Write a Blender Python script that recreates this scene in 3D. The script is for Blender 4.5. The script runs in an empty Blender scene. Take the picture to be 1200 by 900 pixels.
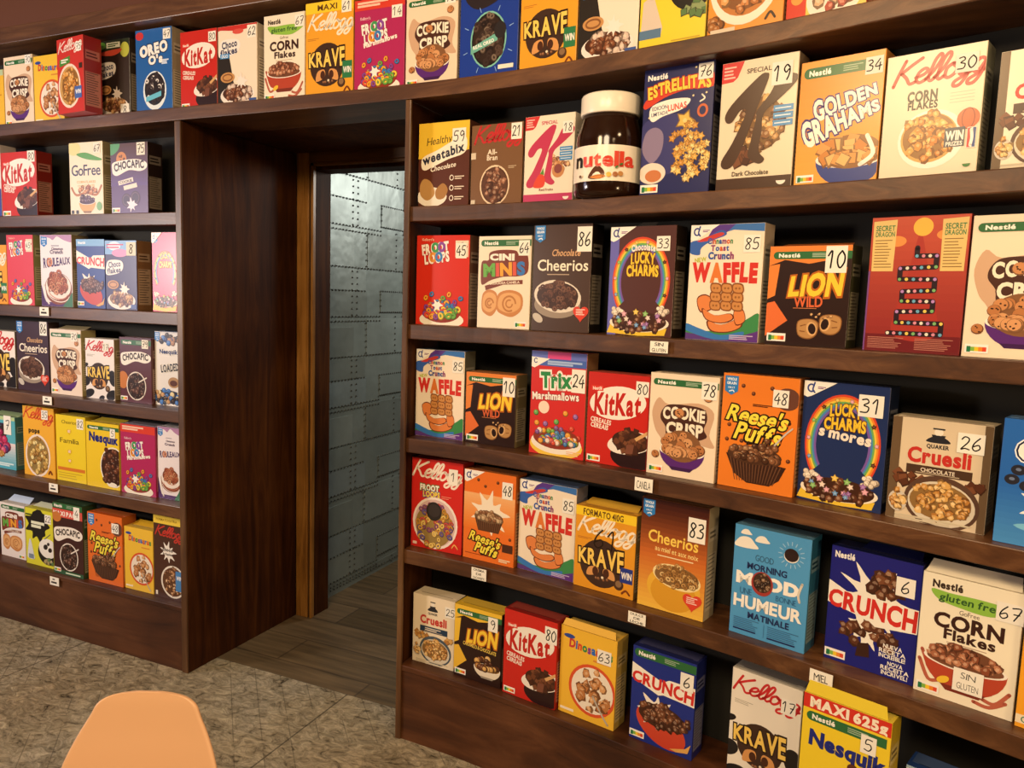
import bpy, math, random
from mathutils import Matrix, Vector
from mathutils.geometry import tessellate_polygon
R = math.radians
C = bpy.context.scene.collection
# ------------------------------------------------------------------ camera, light, exposure
sc = bpy.context.scene
cam = bpy.data.objects.new('camera', bpy.data.cameras.new('camera'))
C.objects.link(cam)
cam.data.sensor_width = 36.0
cam.data.lens = 889.27 / 1200 * 36
cam.data.clip_start = 0.05
cam.matrix_world = Matrix(((0.914377, -0.073129, 0.398204, 0.000000), (0.403538, 0.085112, -0.910996, 0.000000), (0.032728, 0.993684, 0.107335, 1.452484), (0.000000, 0.000000, 0.000000, 1.000000)))
sc.camera = cam
sc.view_settings.view_transform = 'Standard'
sc.view_settings.look = 'None'
sc.view_settings.gamma = 1.0
sc.view_settings.use_curve_mapping = False
sc.view_settings.exposure = 0.0
world = bpy.data.worlds.new('world'); sc.world = world; world.use_nodes = True
bg = world.node_tree.nodes['Background']
bg.inputs[0].default_value = (1.0, 0.80, 0.60, 1); bg.inputs[1].default_value = 0.12

def area(name, loc, target, size, power, col, shape='DISK', size_y=None, spread=180):
    l = bpy.data.lights.new(name, 'AREA'); l.shape = shape; l.size = size
    if size_y: l.size_y = size_y
    l.energy = power; l.color = col; l.spread = R(spread)
    o = bpy.data.objects.new(name, l); C.objects.link(o)
    d = Vector(target) - Vector(loc)
    o.location = loc; o.rotation_euler = d.to_track_quat('-Z', 'Y').to_euler()
    return o
WARM = (1.0, 0.69, 0.37)
area('ceiling_lamp', (-1.2, -0.1, 2.55), (-0.8, 2.0, 1.0), 0.45, 23, WARM)
area('ceiling_lamp', (0.9, -0.5, 2.5), (0.3, 1.8, 0.8), 0.45, 10, WARM)
area('ceiling_lamp', (0.85, 0.85, 2.8), (0.55, 1.6, 0.6), 0.3, 10, WARM)
area('pendant_or_fill', (1.6, 0.3, 1.25), (0.5, 1.7, 0.65), 0.3, 12, WARM)  # added fill, no real pendant: brightens the fourth shelf of the right bay
area('ceiling_lamp', (-0.3, -0.7, 2.7), (-0.6, 1.6, 0.9), 0.8, 44, (1.0, 0.77, 0.50))
area('pendant_or_fill', (-3.95, 0.05, 1.62), (-2.4, 2.0, 2.1), 0.35, 44, (1.0, 0.84, 0.70))
area('window_light', (-5.35, -0.2, 1.75), (-2.6, 1.6, 1.3), 1.5, 36, (0.84, 0.80, 1.0))
area('corridor_lamp', (-1.15, 4.3, 2.2), (-2.2, 3.6, 1.5), 0.5, 17, (1.0, 0.97, 0.88))

# ------------------------------------------------------------------ helpers
def lin(h):
    h = h.lstrip('#')
    o = []
    for i in (0, 2, 4):
        c = int(h[i:i+2], 16) / 255
        o.append(c / 12.92 if c <= 0.04045 else ((c + 0.055) / 1.055) ** 2.4)
    return (o[0], o[1], o[2], 1.0)
_lc = {}
def L(h):
    if h not in _lc: _lc[h] = lin(h)
    return _lc[h]
def mixc(a, b, t):
    a = a.lstrip('#'); b = b.lstrip('#')
    return '#' + ''.join('%02x' % round(int(a[i:i+2], 16) * (1-t) + int(b[i:i+2], 16) * t) for i in (0, 2, 4))

def mat(name, col=(0.5, 0.5, 0.5, 1), rough=0.5, spec=0.5, metal=0.0):
    m = bpy.data.materials.new(name); m.use_nodes = True
    b = m.node_tree.nodes['Principled BSDF']
    b.inputs['Base Color'].default_value = col
    b.inputs['Roughness'].default_value = rough
    b.inputs['Specular IOR Level'].default_value = spec
    b.inputs['Metallic'].default_value = metal
    return m
def nodes(m): return m.node_tree.nodes, m.node_tree.links, m.node_tree.nodes['Principled BSDF']
def ramp(n, stops):
    r = n.new('ShaderNodeValToRGB'); e = r.color_ramp.elements
    while len(e) < len(stops): e.new(0.5)
    for k, (p, c) in enumerate(stops): e[k].position = p; e[k].color = c
    return r

def wood(name, dark, mid, light, along='X', rough=0.42, scale=1.0, spec=0.45):
    m = mat(name, rough=rough, spec=spec); n, l, b = nodes(m)
    tc = n.new('ShaderNodeTexCoord'); mp = n.new('ShaderNodeMapping')
    s = {'X': (1.6, 14, 14), 'Y': (14, 1.6, 14), 'Z': (14, 14, 1.3)}[along]
    mp.inputs['Scale'].default_value = [v * scale for v in s]
    l.new(tc.outputs['Object'], mp.inputs['Vector'])
    n1 = n.new('ShaderNodeTexNoise'); n1.inputs['Scale'].default_value = 1.6; n1.inputs['Detail'].default_value = 7
    n1.inputs['Roughness'].default_value = 0.62; n1.inputs['Distortion'].default_value = 1.1
    l.new(mp.outputs[0], n1.inputs['Vector'])
    n2 = n.new('ShaderNodeTexNoise'); n2.inputs['Scale'].default_value = 2.3; n2.inputs['Detail'].default_value = 3
    l.new(tc.outputs['Object'], n2.inputs['Vector'])
    ad = n.new('ShaderNodeMath'); ad.operation = 'MULTIPLY_ADD'; ad.inputs[1].default_value = 0.45
    sb = n.new('ShaderNodeMath'); sb.operation = 'MULTIPLY'; sb.inputs[1].default_value = 0.62
    l.new(n1.outputs[0], sb.inputs[0]); l.new(n2.outputs[0], ad.inputs[0]); l.new(sb.outputs[0], ad.inputs[2])
    r = ramp(n, [(0.36, dark), (0.53, mid), (0.72, light)])
    l.new(ad.outputs[0], r.inputs[0]); l.new(r.outputs[0], b.inputs['Base Color'])
    bp = n.new('ShaderNodeBump'); bp.inputs['Strength'].default_value = 0.12; bp.inputs['Distance'].default_value = 0.004
    l.new(n1.outputs[0], bp.inputs['Height']); l.new(bp.outputs[0], b.inputs['Normal'])
    return m
M_BOARD = wood('stained_board', L('#361e0e'), L('#523119'), L('#775030'), 'X', 0.38, spec=0.55)
M_PANEL = wood('stained_panel', L('#200d05'), L('#3e1f0b'), L('#5a3413'), 'Z', 0.6, 0.8, 0.1)
M_PLINTH = wood('stained_plinth', L('#2e150a'), L('#4d2a14'), L('#6c4226'), 'X', 0.45, 0.55)
M_POST = wood('post_edge', L('#34200f'), L('#583a22'), L('#80603e'), 'Z', 0.4)
M_TRIM = wood('door_trim', L('#4c2d12'), L('#8a5c26'), L('#b98442'), 'Z', 0.35)
M_BACK = mat('black_back_panel', L('#282621'), 0.7, 0.3)
M_UPPER = mat('brown_painted_board', L('#5c3522'), 0.6, 0.3)

# vertex-colour printed card, shared by every carton
M_CARD = mat('printed_card', rough=0.28, spec=0.5)
n, l, b = nodes(M_CARD)
vc = n.new('ShaderNodeVertexColor'); vc.layer_name = 'Col'
l.new(vc.outputs[0], b.inputs['Base Color'])
M_PAPER = mat('matte_paper', rough=0.75, spec=0.2)
n, l, b = nodes(M_PAPER)
vc = n.new('ShaderNodeVertexColor'); vc.layer_name = 'Col'
l.new(vc.outputs[0], b.inputs['Base Color'])

def link(name, me, parent=None):
    o = bpy.data.objects.new(name, me); C.objects.link(o)
    if parent: o.parent = parent
    return o
def tag(o, label=None, cat=None, group=None, kind=None):
    if label: o['label'] = label
    if cat: o['category'] = cat
    if group: o['group'] = group
    if kind: o['kind'] = kind
    return o
def empty(name, loc, rz=0):
    o = bpy.data.objects.new(name, None); C.objects.link(o); o.location = loc; o.rotation_euler = (0, 0, rz)
    o.empty_display_size = 0.05
    return o

class MB:
    """collects shapes with a colour per face, builds ONE mesh object"""
    def __init__(s): s.v = []; s.f = []; s.c = []
    def face(s, pts, col='#808080'):
        k = len(s.v); s.v += [tuple(p) for p in pts]; s.f.append(tuple(range(k, k + len(pts)))); s.c.append(col)
    def idx(s, pts, faces, col='#808080'):
        k = len(s.v); s.v += [tuple(p) for p in pts]
        for f in faces: s.f.append(tuple(i + k for i in f)); s.c.append(col)
    def box(s, x0, y0, z0, x1, y1, z1, col='#808080'):
        p = [(x0,y0,z0),(x1,y0,z0),(x1,y1,z0),(x0,y1,z0),(x0,y0,z1),(x1,y0,z1),(x1,y1,z1),(x0,y1,z1)]
        s.idx(p, [(0,3,2,1),(4,5,6,7),(0,1,5,4),(1,2,6,5),(2,3,7,6),(3,0,4,7)], col)
    def lathe(s, prof, seg=32, col='#808080', cx=0, cy=0, a0=0, a1=2*math.pi):
        full = abs(a1 - a0 - 2*math.pi) < 1e-6; m = seg if full else seg + 1
        pts = [(cx + r*math.cos(a0+(a1-a0)*i/seg), cy + r*math.sin(a0+(a1-a0)*i/seg), z) for r, z in prof for i in range(m)]
        fs = []
        for j in range(len(prof)-1):
            for i in range(seg if full else seg):
                a = i; b_ = (i+1) % m if full else i+1
                fs.append((j*m+a, j*m+b_, (j+1)*m+b_, (j+1)*m+a))
        s.idx(pts, fs, col)
    def tube(s, pts, rad, seg=10, col='#808080'):
        pts = [Vector(p) for p in pts]; ring = []
        for i, p in enumerate(pts):
            d = (pts[min(i+1, len(pts)-1)] - pts[max(i-1, 0)]).normalized()
            a = d.orthogonal().normalized(); b_ = d.cross(a)
            r_ = rad[i] if isinstance(rad, (list, tuple)) else rad
            ring += [p + a*r_*math.cos(2*math.pi*k/seg) + b_*r_*math.sin(2*math.pi*k/seg) for k in range(seg)]
        fs = [(i*seg+k, i*seg+(k+1) % seg, (i+1)*seg+(k+1) % seg, (i+1)*seg+k) for i in range(len(pts)-1) for k in range(seg)]
        fs += [tuple(range(seg))[::-1], tuple(range((len(pts)-1)*seg, len(pts)*seg))]
        s.idx(ring, fs, col)
    def build(s, name, m, parent=None, smooth=False):
        me = bpy.data.meshes.new(name); me.from_pydata(s.v, [], s.f)
        ca = me.color_attributes.new('Col', 'FLOAT_COLOR', 'CORNER')
        buf = []
        for f, c in zip(s.f, s.c): buf += list(L(c)) * len(f)
        ca.data.foreach_set('color', buf)
        me.materials.append(m)
        if smooth: me.polygons.foreach_set('use_smooth', [True] * len(me.polygons))
        me.update()
        return link(name, me, parent)
def add_bevel(o, w, seg=2):
    md = o.modifiers.new('bevel', 'BEVEL'); md.width = w; md.segments = seg; md.limit_method = 'ANGLE'
    return o

# ------------------------------------------------------------------ the shelving wall (its right bay bows towards the room)
KX = [-2.35750, -1.53750, -0.92250, -0.51250, -0.20500, 0.20500, 0.71750, 1.33250]
KY = [2.05000, 2.04979, 2.01718, 1.94020, 1.86671, 1.73272, 1.55010, 1.31634]
KM = [0.00000, -0.02894, -0.37992, -0.02836, -0.36153, 0.00199, -0.06367, 0.00000]
def yw(x):
    n = len(KX)
    if x <= KX[0]: return KY[0]
    if x >= KX[-1]:
        h = KX[-1]-KX[-2]; sl = (KY[-1]-KY[-2])/h + h*(KM[-2]+2*KM[-1])/6
        return KY[-1] + sl*(x-KX[-1])
    i = max(k for k in range(n-1) if KX[k] <= x); h = KX[i+1]-KX[i]; d = x-KX[i]
    return KY[i] + d*((KY[i+1]-KY[i])/h - h*(2*KM[i]+KM[i+1])/6) + d*d*KM[i]/2 + d**3*(KM[i+1]-KM[i])/(6*h)
def nrm(x):
    t = Vector((0.02, yw(x+.01)-yw(x-.01), 0)).normalized()
    return Vector((-t.y, t.x, 0))
def curved(mb, x0, x1, z0, z1, f0, f1, step=0.06, fl=False):
    """board following the wall line from x0 to x1, front face f0 behind the line, back face f1"""
    n = max(1, int(abs(x1-x0)/step)); pts = []; fs = []
    for i in range(n+1):
        x = x0+(x1-x0)*i/n; nn = nrm(x); a = Vector((x, yw(x), 0)) + nn*f0; c = Vector((x, yw(x), 0)) + nn*f1
        pts += [(a.x,a.y,z0),(a.x,a.y,z1),(c.x,c.y,z1),(c.x,c.y,z0)]
    for i in range(n):
        k = 4*i
        for a, c in ((0,1),(1,2),(2,3),(3,0)): fs.append((k+a, k+4+a, k+4+c, k+c))
    fs += [(0,1,2,3), (4*n+3,4*n+2,4*n+1,4*n)]
    mb.idx(pts, fs)
XL, XL1, XR0, XR = -4.6, -2.206, -1.274, 1.25
D_L, D_R = 0.205, 0.195
TOP = {'T': 2.098, '1': 1.735, '2': 1.373, '3': 1.012, '4': 0.647, '5': 0.257}
TH = 0.046
def board(x0, x1, z1, depth, parent, name='shelf_board', th=TH, m=None, f0=0.0):
    mb = MB(); curved(mb, x0, x1, z1-th, z1, f0, depth)
    return add_bevel(mb.build(name, m or M_BOARD, parent), 0.0025)
lb = tag(empty('shelving_unit', (-3.3, 2.2, 0)), 'dark-stained wooden wall shelving left of the doorway with five cereal shelves', 'shelving', 'wall shelving bays')
rb = tag(empty('shelving_unit', (-0.1, 2.0, 0)), 'curved dark-stained wooden wall shelving right of the doorway with five cereal shelves', 'shelving', 'wall shelving bays')
ob = tag(empty('overhead_shelving', (-1.7, 2.2, 2.05)), 'long top shelf running over the doorway and both bays', 'shelving')
for o in (lb, rb, ob): o.location = (0, 0, 0)
for k in '1234':
    board(XL, XL1-0.029, TOP[k], D_L, lb)
    board(XR0+0.011, XR, TOP[k], D_R, rb, f0=0.004)
for (x0, x1, d, p) in ((XL, XL1-0.029, D_L, lb), (XR0+0.011, XR, D_R, rb)):
    board(x0, x1, 0.257, d, p, 'bottom_shelf', 0.02, M_PLINTH)
    mb = MB(); curved(mb, x0, x1, 0.0, 0.2365, 0.004, 0.03); mb.build('plinth_panel', M_PLINTH, p)
    mb = MB(); curved(mb, x0, x1, 0.0, 2.052, d+0.001, d+0.02); mb.build('back_panel', M_BACK, p)
def panel(x0, x1, y0, y1, z0, z1, p, name='side_panel', m=None):
    mb = MB(); mb.box(x0, y0, z0, x1, y1, z1); return add_bevel(mb.build(name, m or M_PANEL, p), 0.003)
panel(XL1-0.029, XL1, 2.054, 2.668, 0, 2.052, lb)
panel(XL1-0.029, XL1+0.001, 2.046, 2.0535, 0, 2.052, lb, 'edge_strip', M_POST)
panel(XR0, XR0+0.009, 2.050, 2.668, 0, 2.052, rb)
panel(XR0-0.001, XR0+0.019, 2.040, 2.0495, 0, 2.052, rb, 'edge_strip', M_POST)
panel(XL-0.03, XL-0.001, 2.05, 2.27, 0, 2.052, lb)
panel(XR+0.001, XR+0.03, yw(XR)-0.03, yw(XR)+0.25, 0, 2.052, rb)
board(XL, XR, 2.098, 0.215, ob, 'shelf_board', 0.045, f0=-0.004)
board(XL, XR, 2.47, 0.215, ob, 'shelf_board', 0.062)
mb = MB(); curved(mb, XL, XR, 2.0985, 2.408, 0.19, 0.205); mb.build('back_panel', M_BACK, ob)
mb = MB(); mb.box(XL1-0.02, 2.27, 2.0535, XR0+0.02, 2.668, 2.075); mb.build('soffit_panel', M_PANEL, ob)
mb = MB(); curved(mb, XL, XR, 2.4705, 2.95, 0.03, 0.05); mb.build('fascia_panel', M_UPPER, ob)

# ------------------------------------------------------------------ setting: floor, doorway, corridor
def stone():
    m = mat('split_stone', rough=0.7, spec=0.3); n, l, b = nodes(m)
    tc = n.new('ShaderNodeTexCoord')
    mp = n.new('ShaderNodeMapping'); mp.inputs['Rotation'].default_value = (0, 0, R(-38)); mp.inputs['Scale'].default_value = (1, 1.5, 1)
    l.new(tc.outputs['Object'], mp.inputs['Vector'])
    n1 = n.new('ShaderNodeTexNoise'); n1.inputs['Scale'].default_value = 17; n1.inputs['Detail'].default_value = 9; n1.inputs['Roughness'].default_value = 0.74; n1.inputs['Distortion'].default_value = 1.4
    l.new(mp.outputs[0], n1.inputs['Vector'])
    n2 = n.new('ShaderNodeTexNoise'); n2.inputs['Scale'].default_value = 3.0; n2.inputs['Detail'].default_value = 4
    l.new(tc.outputs['Object'], n2.inputs['Vector'])
    vo = n.new('ShaderNodeTexVoronoi'); vo.inputs['Scale'].default_value = 34; l.new(mp.outputs[0], vo.inputs['Vector'])
    r1 = ramp(n, [(0.34, L('#3a3224')), (0.42, L('#9c9078')), (0.56, L('#c8bda4')), (0.72, L('#e4dcc6'))])
    l.new(n1.outputs[0], r1.inputs[0])
    r2 = ramp(n, [(0.35, L('#958a74')), (0.5, L('#a8a294')), (0.66, L('#9a9c9c'))]); l.new(n2.outputs[0], r2.inputs[0])
    mx = n.new('ShaderNodeMix'); mx.data_type = 'RGBA'; mx.blend_type = 'OVERLAY'; mx.inputs[0].default_value = 0.5
    l.new(r1.outputs[0], mx.inputs[6]); l.new(r2.outputs[0], mx.inputs[7])
    # scored lines at 45 degrees and slab joints
    sx = n.new('ShaderNodeSeparateXYZ'); l.new(tc.outputs['Object'], sx.inputs[0])
    def line(expr_in, period, width, off=0.0):
        a = n.new('ShaderNodeMath'); a.operation = 'ADD'; a.inputs[1].default_value = off; l.new(expr_in, a.inputs[0])
        p = n.new('ShaderNodeMath'); p.operation = 'PINGPONG'; p.inputs[1].default_value = period/2; l.new(a.outputs[0], p.inputs[0])
        g = n.new('ShaderNodeMath'); g.operation = 'LESS_THAN'; g.inputs[1].default_value = width; l.new(p.outputs[0], g.inputs[0])
        return g.outputs[0]
    s_ = n.new('ShaderNodeMath'); s_.operation = 'ADD'; l.new(sx.outputs[0], s_.inputs[0]); l.new(sx.outputs[1], s_.inputs[1])
    ld = line(s_.outputs[0], 0.125, 0.0024, 0.068)
    gt = n.new('ShaderNodeMath'); gt.operation = 'GREATER_THAN'; gt.inputs[1].default_value = 0.48; l.new(n2.outputs[0], gt.inputs[0])
    g5 = n.new('ShaderNodeMath'); g5.operation = 'MULTIPLY'; g5.inputs[1].default_value = 0.6; l.new(gt.outputs[0], g5.inputs[0]); gt = g5
    lm = n.new('ShaderNodeMath'); lm.operation = 'MULTIPLY'; l.new(ld, lm.inputs[0]); l.new(gt.outputs[0], lm.inputs[1])
    lx = line(sx.outputs[0], 1.2, 0.003, 1.58); ly = line(sx.outputs[1], 1.2, 0.003, -2.2)
    mxx = n.new('ShaderNodeMath'); mxx.operation = 'MAXIMUM'; l.new(lx, mxx.inputs[0]); l.new(ly, mxx.inputs[1])
    mx2 = n.new('ShaderNodeMath'); mx2.operation = 'MAXIMUM'; l.new(mxx.outputs[0], mx2.inputs[0]); l.new(lm.outputs[0], mx2.inputs[1])
    fin = n.new('ShaderNodeMix'); fin.data_type = 'RGBA'; fin.inputs[7].default_value = L('#4a4132')
    sc_ = n.new('ShaderNodeMath'); sc_.operation = 'MULTIPLY'; sc_.inputs[1].default_value = 0.8; l.new(mx2.outputs[0], sc_.inputs[0])
    l.new(sc_.outputs[0], fin.inputs[0]); l.new(mx.outputs[2], fin.inputs[6]); l.new(fin.outputs[2], b.inputs['Base Color'])
    hs = n.new('ShaderNodeMath'); hs.operation = 'MULTIPLY_ADD'; hs.inputs[1].default_value = -0.25; l.new(vo.outputs[0], hs.inputs[0]); l.new(n1.outputs[0], hs.inputs[2])
    bp = n.new('ShaderNodeBump'); bp.inputs['Strength'].default_value = 1.0; bp.inputs['Distance'].default_value = 0.02
    l.new(hs.outputs[0], bp.inputs['Height']); l.new(bp.outputs[0], b.inputs['Normal'])
    return m
def plank():
    m = mat('plank_tiles', rough=0.5, spec=0.35); n, l, b = nodes(m)
    tc = n.new('ShaderNodeTexCoord'); br = n.new('ShaderNodeTexBrick')
    mpb = n.new('ShaderNodeMapping'); mpb.inputs['Location'].default_value = (0.35, -0.02, 0); l.new(tc.outputs['Object'], mpb.inputs['Vector'])
    l.new(mpb.outputs[0], br.inputs['Vector'])
    br.inputs['Scale'].default_value = 1.0; br.inputs['Brick Width'].default_value = 1.2; br.inputs['Row Height'].default_value = 0.19
    br.inputs['Mortar Size'].default_value = 0.004; br.inputs['Color1'].default_value = L('#6e5d46'); br.inputs['Color2'].default_value = L('#574830')
    br.inputs['Mortar'].default_value = L('#4a3d2c'); br.offset = 0.37
    mp = n.new('ShaderNodeMapping'); mp.inputs['Scale'].default_value = (1.5, 16, 1); l.new(tc.outputs['Object'], mp.inputs['Vector'])
    n1 = n.new('ShaderNodeTexNoise'); n1.inputs['Scale'].default_value = 2.2; n1.inputs['Detail'].default_value = 6; l.new(mp.outputs[0], n1.inputs['Vector'])
    r1 = ramp(n, [(0.35, (0.25,0.25,0.25,1)), (0.65, (0.72,0.72,0.72,1))]); l.new(n1.outputs[0], r1.inputs[0])
    mx = n.new('ShaderNodeMix'); mx.data_type = 'RGBA'; mx.blend_type = 'OVERLAY'; mx.inputs[0].default_value = 0.6
    l.new(br.outputs[0], mx.inputs[6]); l.new(r1.outputs[0], mx.inputs[7]); l.new(mx.outputs[2], b.inputs['Base Color'])
    return m
mb = MB(); mb.box(-5.5, -4.0, -0.05, 2.2, 2.2, 0.0); tag(mb.build('floor', stone()), kind='structure')
mb = MB(); mb.box(-5.5, 2.2, -0.05, 2.2, 6.5, 0.0); tag(mb.build('floor_corridor', plank()), kind='structure')
# wall holding the door frame, and frame trims
mb = MB(); mb.box(-5.5, 2.69, 0, -2.15, 2.79, 3.0); tag(mb.build('wall_back_left', mat('plaster', L('#6d655a'), 0.8)), kind='structure')
mb = MB(); mb.box(-1.2, 2.69, 0, 2.2, 2.79, 3.0); tag(mb.build('wall_back_right', mat('plaster2', L('#6d655a'), 0.8)), kind='structure')
mb = MB(); mb.box(-2.15, 2.69, 2.03, -1.2, 2.79, 3.0); tag(mb.build('wall_back_lintel', mat('plaster3', L('#6d655a'), 0.8)), kind='structure')
def frame(name, boxes, m):
    mb = MB()
    for q in boxes: mb.box(*q)
    return tag(add_bevel(mb.build(name, m), 0.003), kind='structure')
frame('trim_1', [(-2.205, 2.668, 0, -2.142, 2.689, 2.06)], M_TRIM)
frame('trim_2', [(-2.141, 2.674, 0, -2.132, 2.689, 2.012)], mat('trim_groove', L('#2a160a'), 0.5))
frame('trim_3', [(-2.131, 2.668, 0, -2.1185, 2.689, 2.0)], M_TRIM)
frame('trim_4', [(-2.142, 2.668, 2.013, -1.20, 2.689, 2.074)], wood('door_head', L('#33200f'), L('#5f3e1d'), L('#80582c'), 'X', 0.4))
frame('trim_5', [(-2.1185, 2.668, 1.999, -1.20, 2.689, 2.0125)], wood('door_head_bead', L('#33200f'), L('#6b4822'), L('#8a6132'), 'X', 0.4))
frame('trim_6', [(-2.149, 2.69, 0, -2.125, 2.80, 2.0)], M_PANEL)
frame('trim_7', [(-2.125, 2.69, 1.985, -1.2, 2.80, 2.03)], M_PANEL)

def metal():
    m = mat('riveted_sheet', L('#8b9694'), 0.4, 0.5, 0.35); n, l, b = nodes(m)
    tc = n.new('ShaderNodeTexCoord')
    n1 = n.new('ShaderNodeTexNoise'); n1.inputs['Scale'].default_value = 5; n1.inputs['Detail'].default_value = 5; l.new(tc.outputs['Object'], n1.inputs['Vector'])
    vc = n.new('ShaderNodeVertexColor'); vc.layer_name = 'Col'
    mx = n.new('ShaderNodeMix'); mx.data_type = 'RGBA'; mx.blend_type = 'MULTIPLY'; mx.inputs[0].default_value = 0.35
    r = ramp(n, [(0.3, (0.6,0.6,0.58,1)), (0.7, (1,1,1,1))]); l.new(n1.outputs[0], r.inputs[0])
    l.new(vc.outputs[0], mx.inputs[6]); l.new(r.outputs[0], mx.inputs[7]); l.new(mx.outputs[2], b.inputs['Base Color'])
    rr = n.new('ShaderNodeMapRange'); rr.inputs[3].default_value = 0.3; rr.inputs[4].default_value = 0.55; l.new(n1.outputs[0], rr.inputs[0]); l.new(rr.outputs[0], b.inputs['Roughness'])
    n2 = n.new('ShaderNodeTexNoise'); n2.inputs['Scale'].default_value = 9; n2.inputs['Detail'].default_value = 2; l.new(tc.outputs['Object'], n2.inputs['Vector'])
    bp = n.new('ShaderNodeBump'); bp.inputs['Strength'].default_value = 0.25; bp.inputs['Distance'].default_value = 0.02
    l.new(n2.outputs[0], bp.inputs['Height']); l.new(bp.outputs[0], b.inputs['Normal'])
    return m
def metal_wall():
    rnd = random.Random(4); mb = MB(); x = -2.2
    mb.box(x-0.06, 2.80, 0, x, 6.4, 2.7, '#8f9a97')
    def rivet(y, z):
        mb.lathe([(0.0048, 0), (0.0036, 0.0025), (0.0005, 0.0034)], 8, '#3f423f')
        for i in range(24): # re-aim the last dome along +x
            k = len(mb.v)-24+i; a = mb.v[k]; mb.v[k] = (x+0.0035+a[2], y+a[0], z+a[1])
    seen = set()
    def row(z, y0, y1, st=0.026):
        k = int((y1-y0)/st)
        for i in range(k+1):
            q = (round(y0+i*st, 2), round(z, 2))
            if q not in seen: seen.add(q); rivet(y0+i*st, z)
    def colm(y, z0, z1, st=0.03):
        for i in range(int((z1-z0)/st)+1):
            q = (round(y, 2), round(z0+i*st, 2))
            if q not in seen: seen.add(q); rivet(y, z0+i*st)
    for rep in range(3):
        yo = 2.86+rep*0.66
        for k in range(-3, 3):
            z = 1.335+0.43*k
            if z < -0.2 or z > 2.5: continue
            def cz(a, c): return max(0.02, a), max(0.02, c)
            tone = ['#8f9a97', '#98a3a0', '#868f8b', '#93a0a2']
            for (ya, yb, za, zb, th) in ((0.0, .33, z+.02, z+.145, .003), (.33, .66, z-.17, z+.01, .003), (.45, .66, z+.045, z+.15, .0045), (0.0, .22, z-.17, z-.03, .0042), (.0, .32, z+.15, z+.25, .0032)):
                za, zb = cz(za, zb)
                if zb-za > 0.02: mb.box(x-0.002, yo+ya, za, x+th*0.7, yo+yb, zb, rnd.choice(tone))
            if z > 0.02: row(z, yo, yo+.45); row(z+.022, yo, yo+.45)
            if z-.172 > .02: row(z-.172, yo, yo+.66)
            if z+.147 > .02: row(z+.147, yo, yo+.32)
            if z+.043 > .02: row(z+.043, yo+.45, yo+.66, .02); row(z+.15, yo+.45, yo+.66, .02)
            for cy, a, c in ((.205, z+.03, z+.25), (.245, z+.03, z+.25), (.325, z-.16, z+.0), (.45, z+.045, z+.15), (.59, z-.16, z+.03)):
                a, c = cz(a, c)
                if c-a > .03: colm(yo+cy, a, c)
        if rep < 2: colm(yo+.01, .03, 2.4)
    row(0.03, 2.86, 4.8)
    return tag(mb.build('wall_corridor', metal()), kind='structure')
metal_wall()
mb = MB(); mb.box(-0.9, 2.80, 0, -0.84, 6.4, 2.7); tag(mb.build('wall_corridor_right', mat('corridor_paint', L('#55524c'), 0.7)), kind='structure')
mb = MB(); mb.box(-2.26, 6.4, 0, -0.84, 6.46, 2.7); tag(mb.build('wall_corridor_end', mat('corridor_end', L('#3f3d39'), 0.7)), kind='structure')
mb = MB(); mb.box(-2.26, 2.80, 2.7, -0.84, 6.46, 2.76); tag(mb.build('ceiling_corridor', mat('corridor_top', L('#4b4843'), 0.8)), kind='structure')
# ------------------------------------------------------------------ printed artwork
_gl = {}
def glyph(ch, bold=0.0):
    k = (ch, round(bold, 3))
    if k in _gl: return _gl[k]
    cu = bpy.data.curves.new('g', 'FONT'); cu.body = ch; cu.size = 1/0.727; cu.offset = bold; cu.resolution_u = 3; cu.fill_mode = 'FRONT'
    o = bpy.data.objects.new('g', cu); C.objects.link(o)
    me = bpy.data.meshes.new_from_object(o)
    vs = [(v.co.x, v.co.y) for v in me.vertices]; fs = [tuple(p.vertices) for p in me.polygons]
    bpy.data.objects.remove(o); bpy.data.curves.remove(cu); bpy.data.meshes.remove(me)
    _gl[k] = (vs, fs); return _gl[k]
def catmull(pts, n=5, closed=False):
    out = []; m = len(pts)
    rng = range(m if closed else m-1)
    for i in rng:
        g = (lambda j: pts[j % m]) if closed else (lambda j: pts[max(0, min(m-1, j))])
        p0, p1, p2, p3 = g(i-1), g(i), g(i+1), g(i+2)
        for k in range(n):
            t = k/n; o = []
            for a in (0, 1):
                o.append(0.5*(2*p1[a]+(p2[a]-p0[a])*t+(2*p0[a]-5*p1[a]+4*p2[a]-p3[a])*t*t+(3*p1[a]-p0[a]-3*p2[a]+p3[a])*t**3))
            out.append(tuple(o))
    if not closed: out.append(pts[-1])
    return out
SCRIPT = {  # joined brush lettering, cap height 1
 'K': ([[(.16,.02),(.2,.4),(.27,.85),(.3,1.)], [(.82,1.),(.55,.78),(.27,.5)], [(.3,.5),(.5,.3),(.68,.04),(.86,.1)]], .8),
 'e': ([[(.02,.25),(.25,.32),(.34,.47),(.22,.56),(.07,.42),(.06,.16),(.2,.02),(.38,.12)]], .36),
 'l': ([[(.0,.12),(.18,.4),(.3,.85),(.22,1.02),(.11,.8),(.08,.2),(.18,.02),(.3,.12)]], .27),
 'o': ([[(.2,.55),(.05,.4),(.07,.1),(.22,.02),(.37,.2),(.33,.46),(.2,.55),(.3,.42),(.46,.45)]], .42),
 'g': ([[(.34,.46),(.18,.55),(.05,.36),(.1,.08),(.24,.08),(.36,.45),(.34,.0),(.22,-.34),(.04,-.36),(.02,-.2),(.2,-.06),(.44,.12)]], .42),
 "'": ([[(.12,1.02),(.06,.78)]], .16),
 's': ([[(.0,.12),(.2,.5),(.24,.55),(.32,.2),(.22,.02),(.04,.06)]], .36)}
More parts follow.
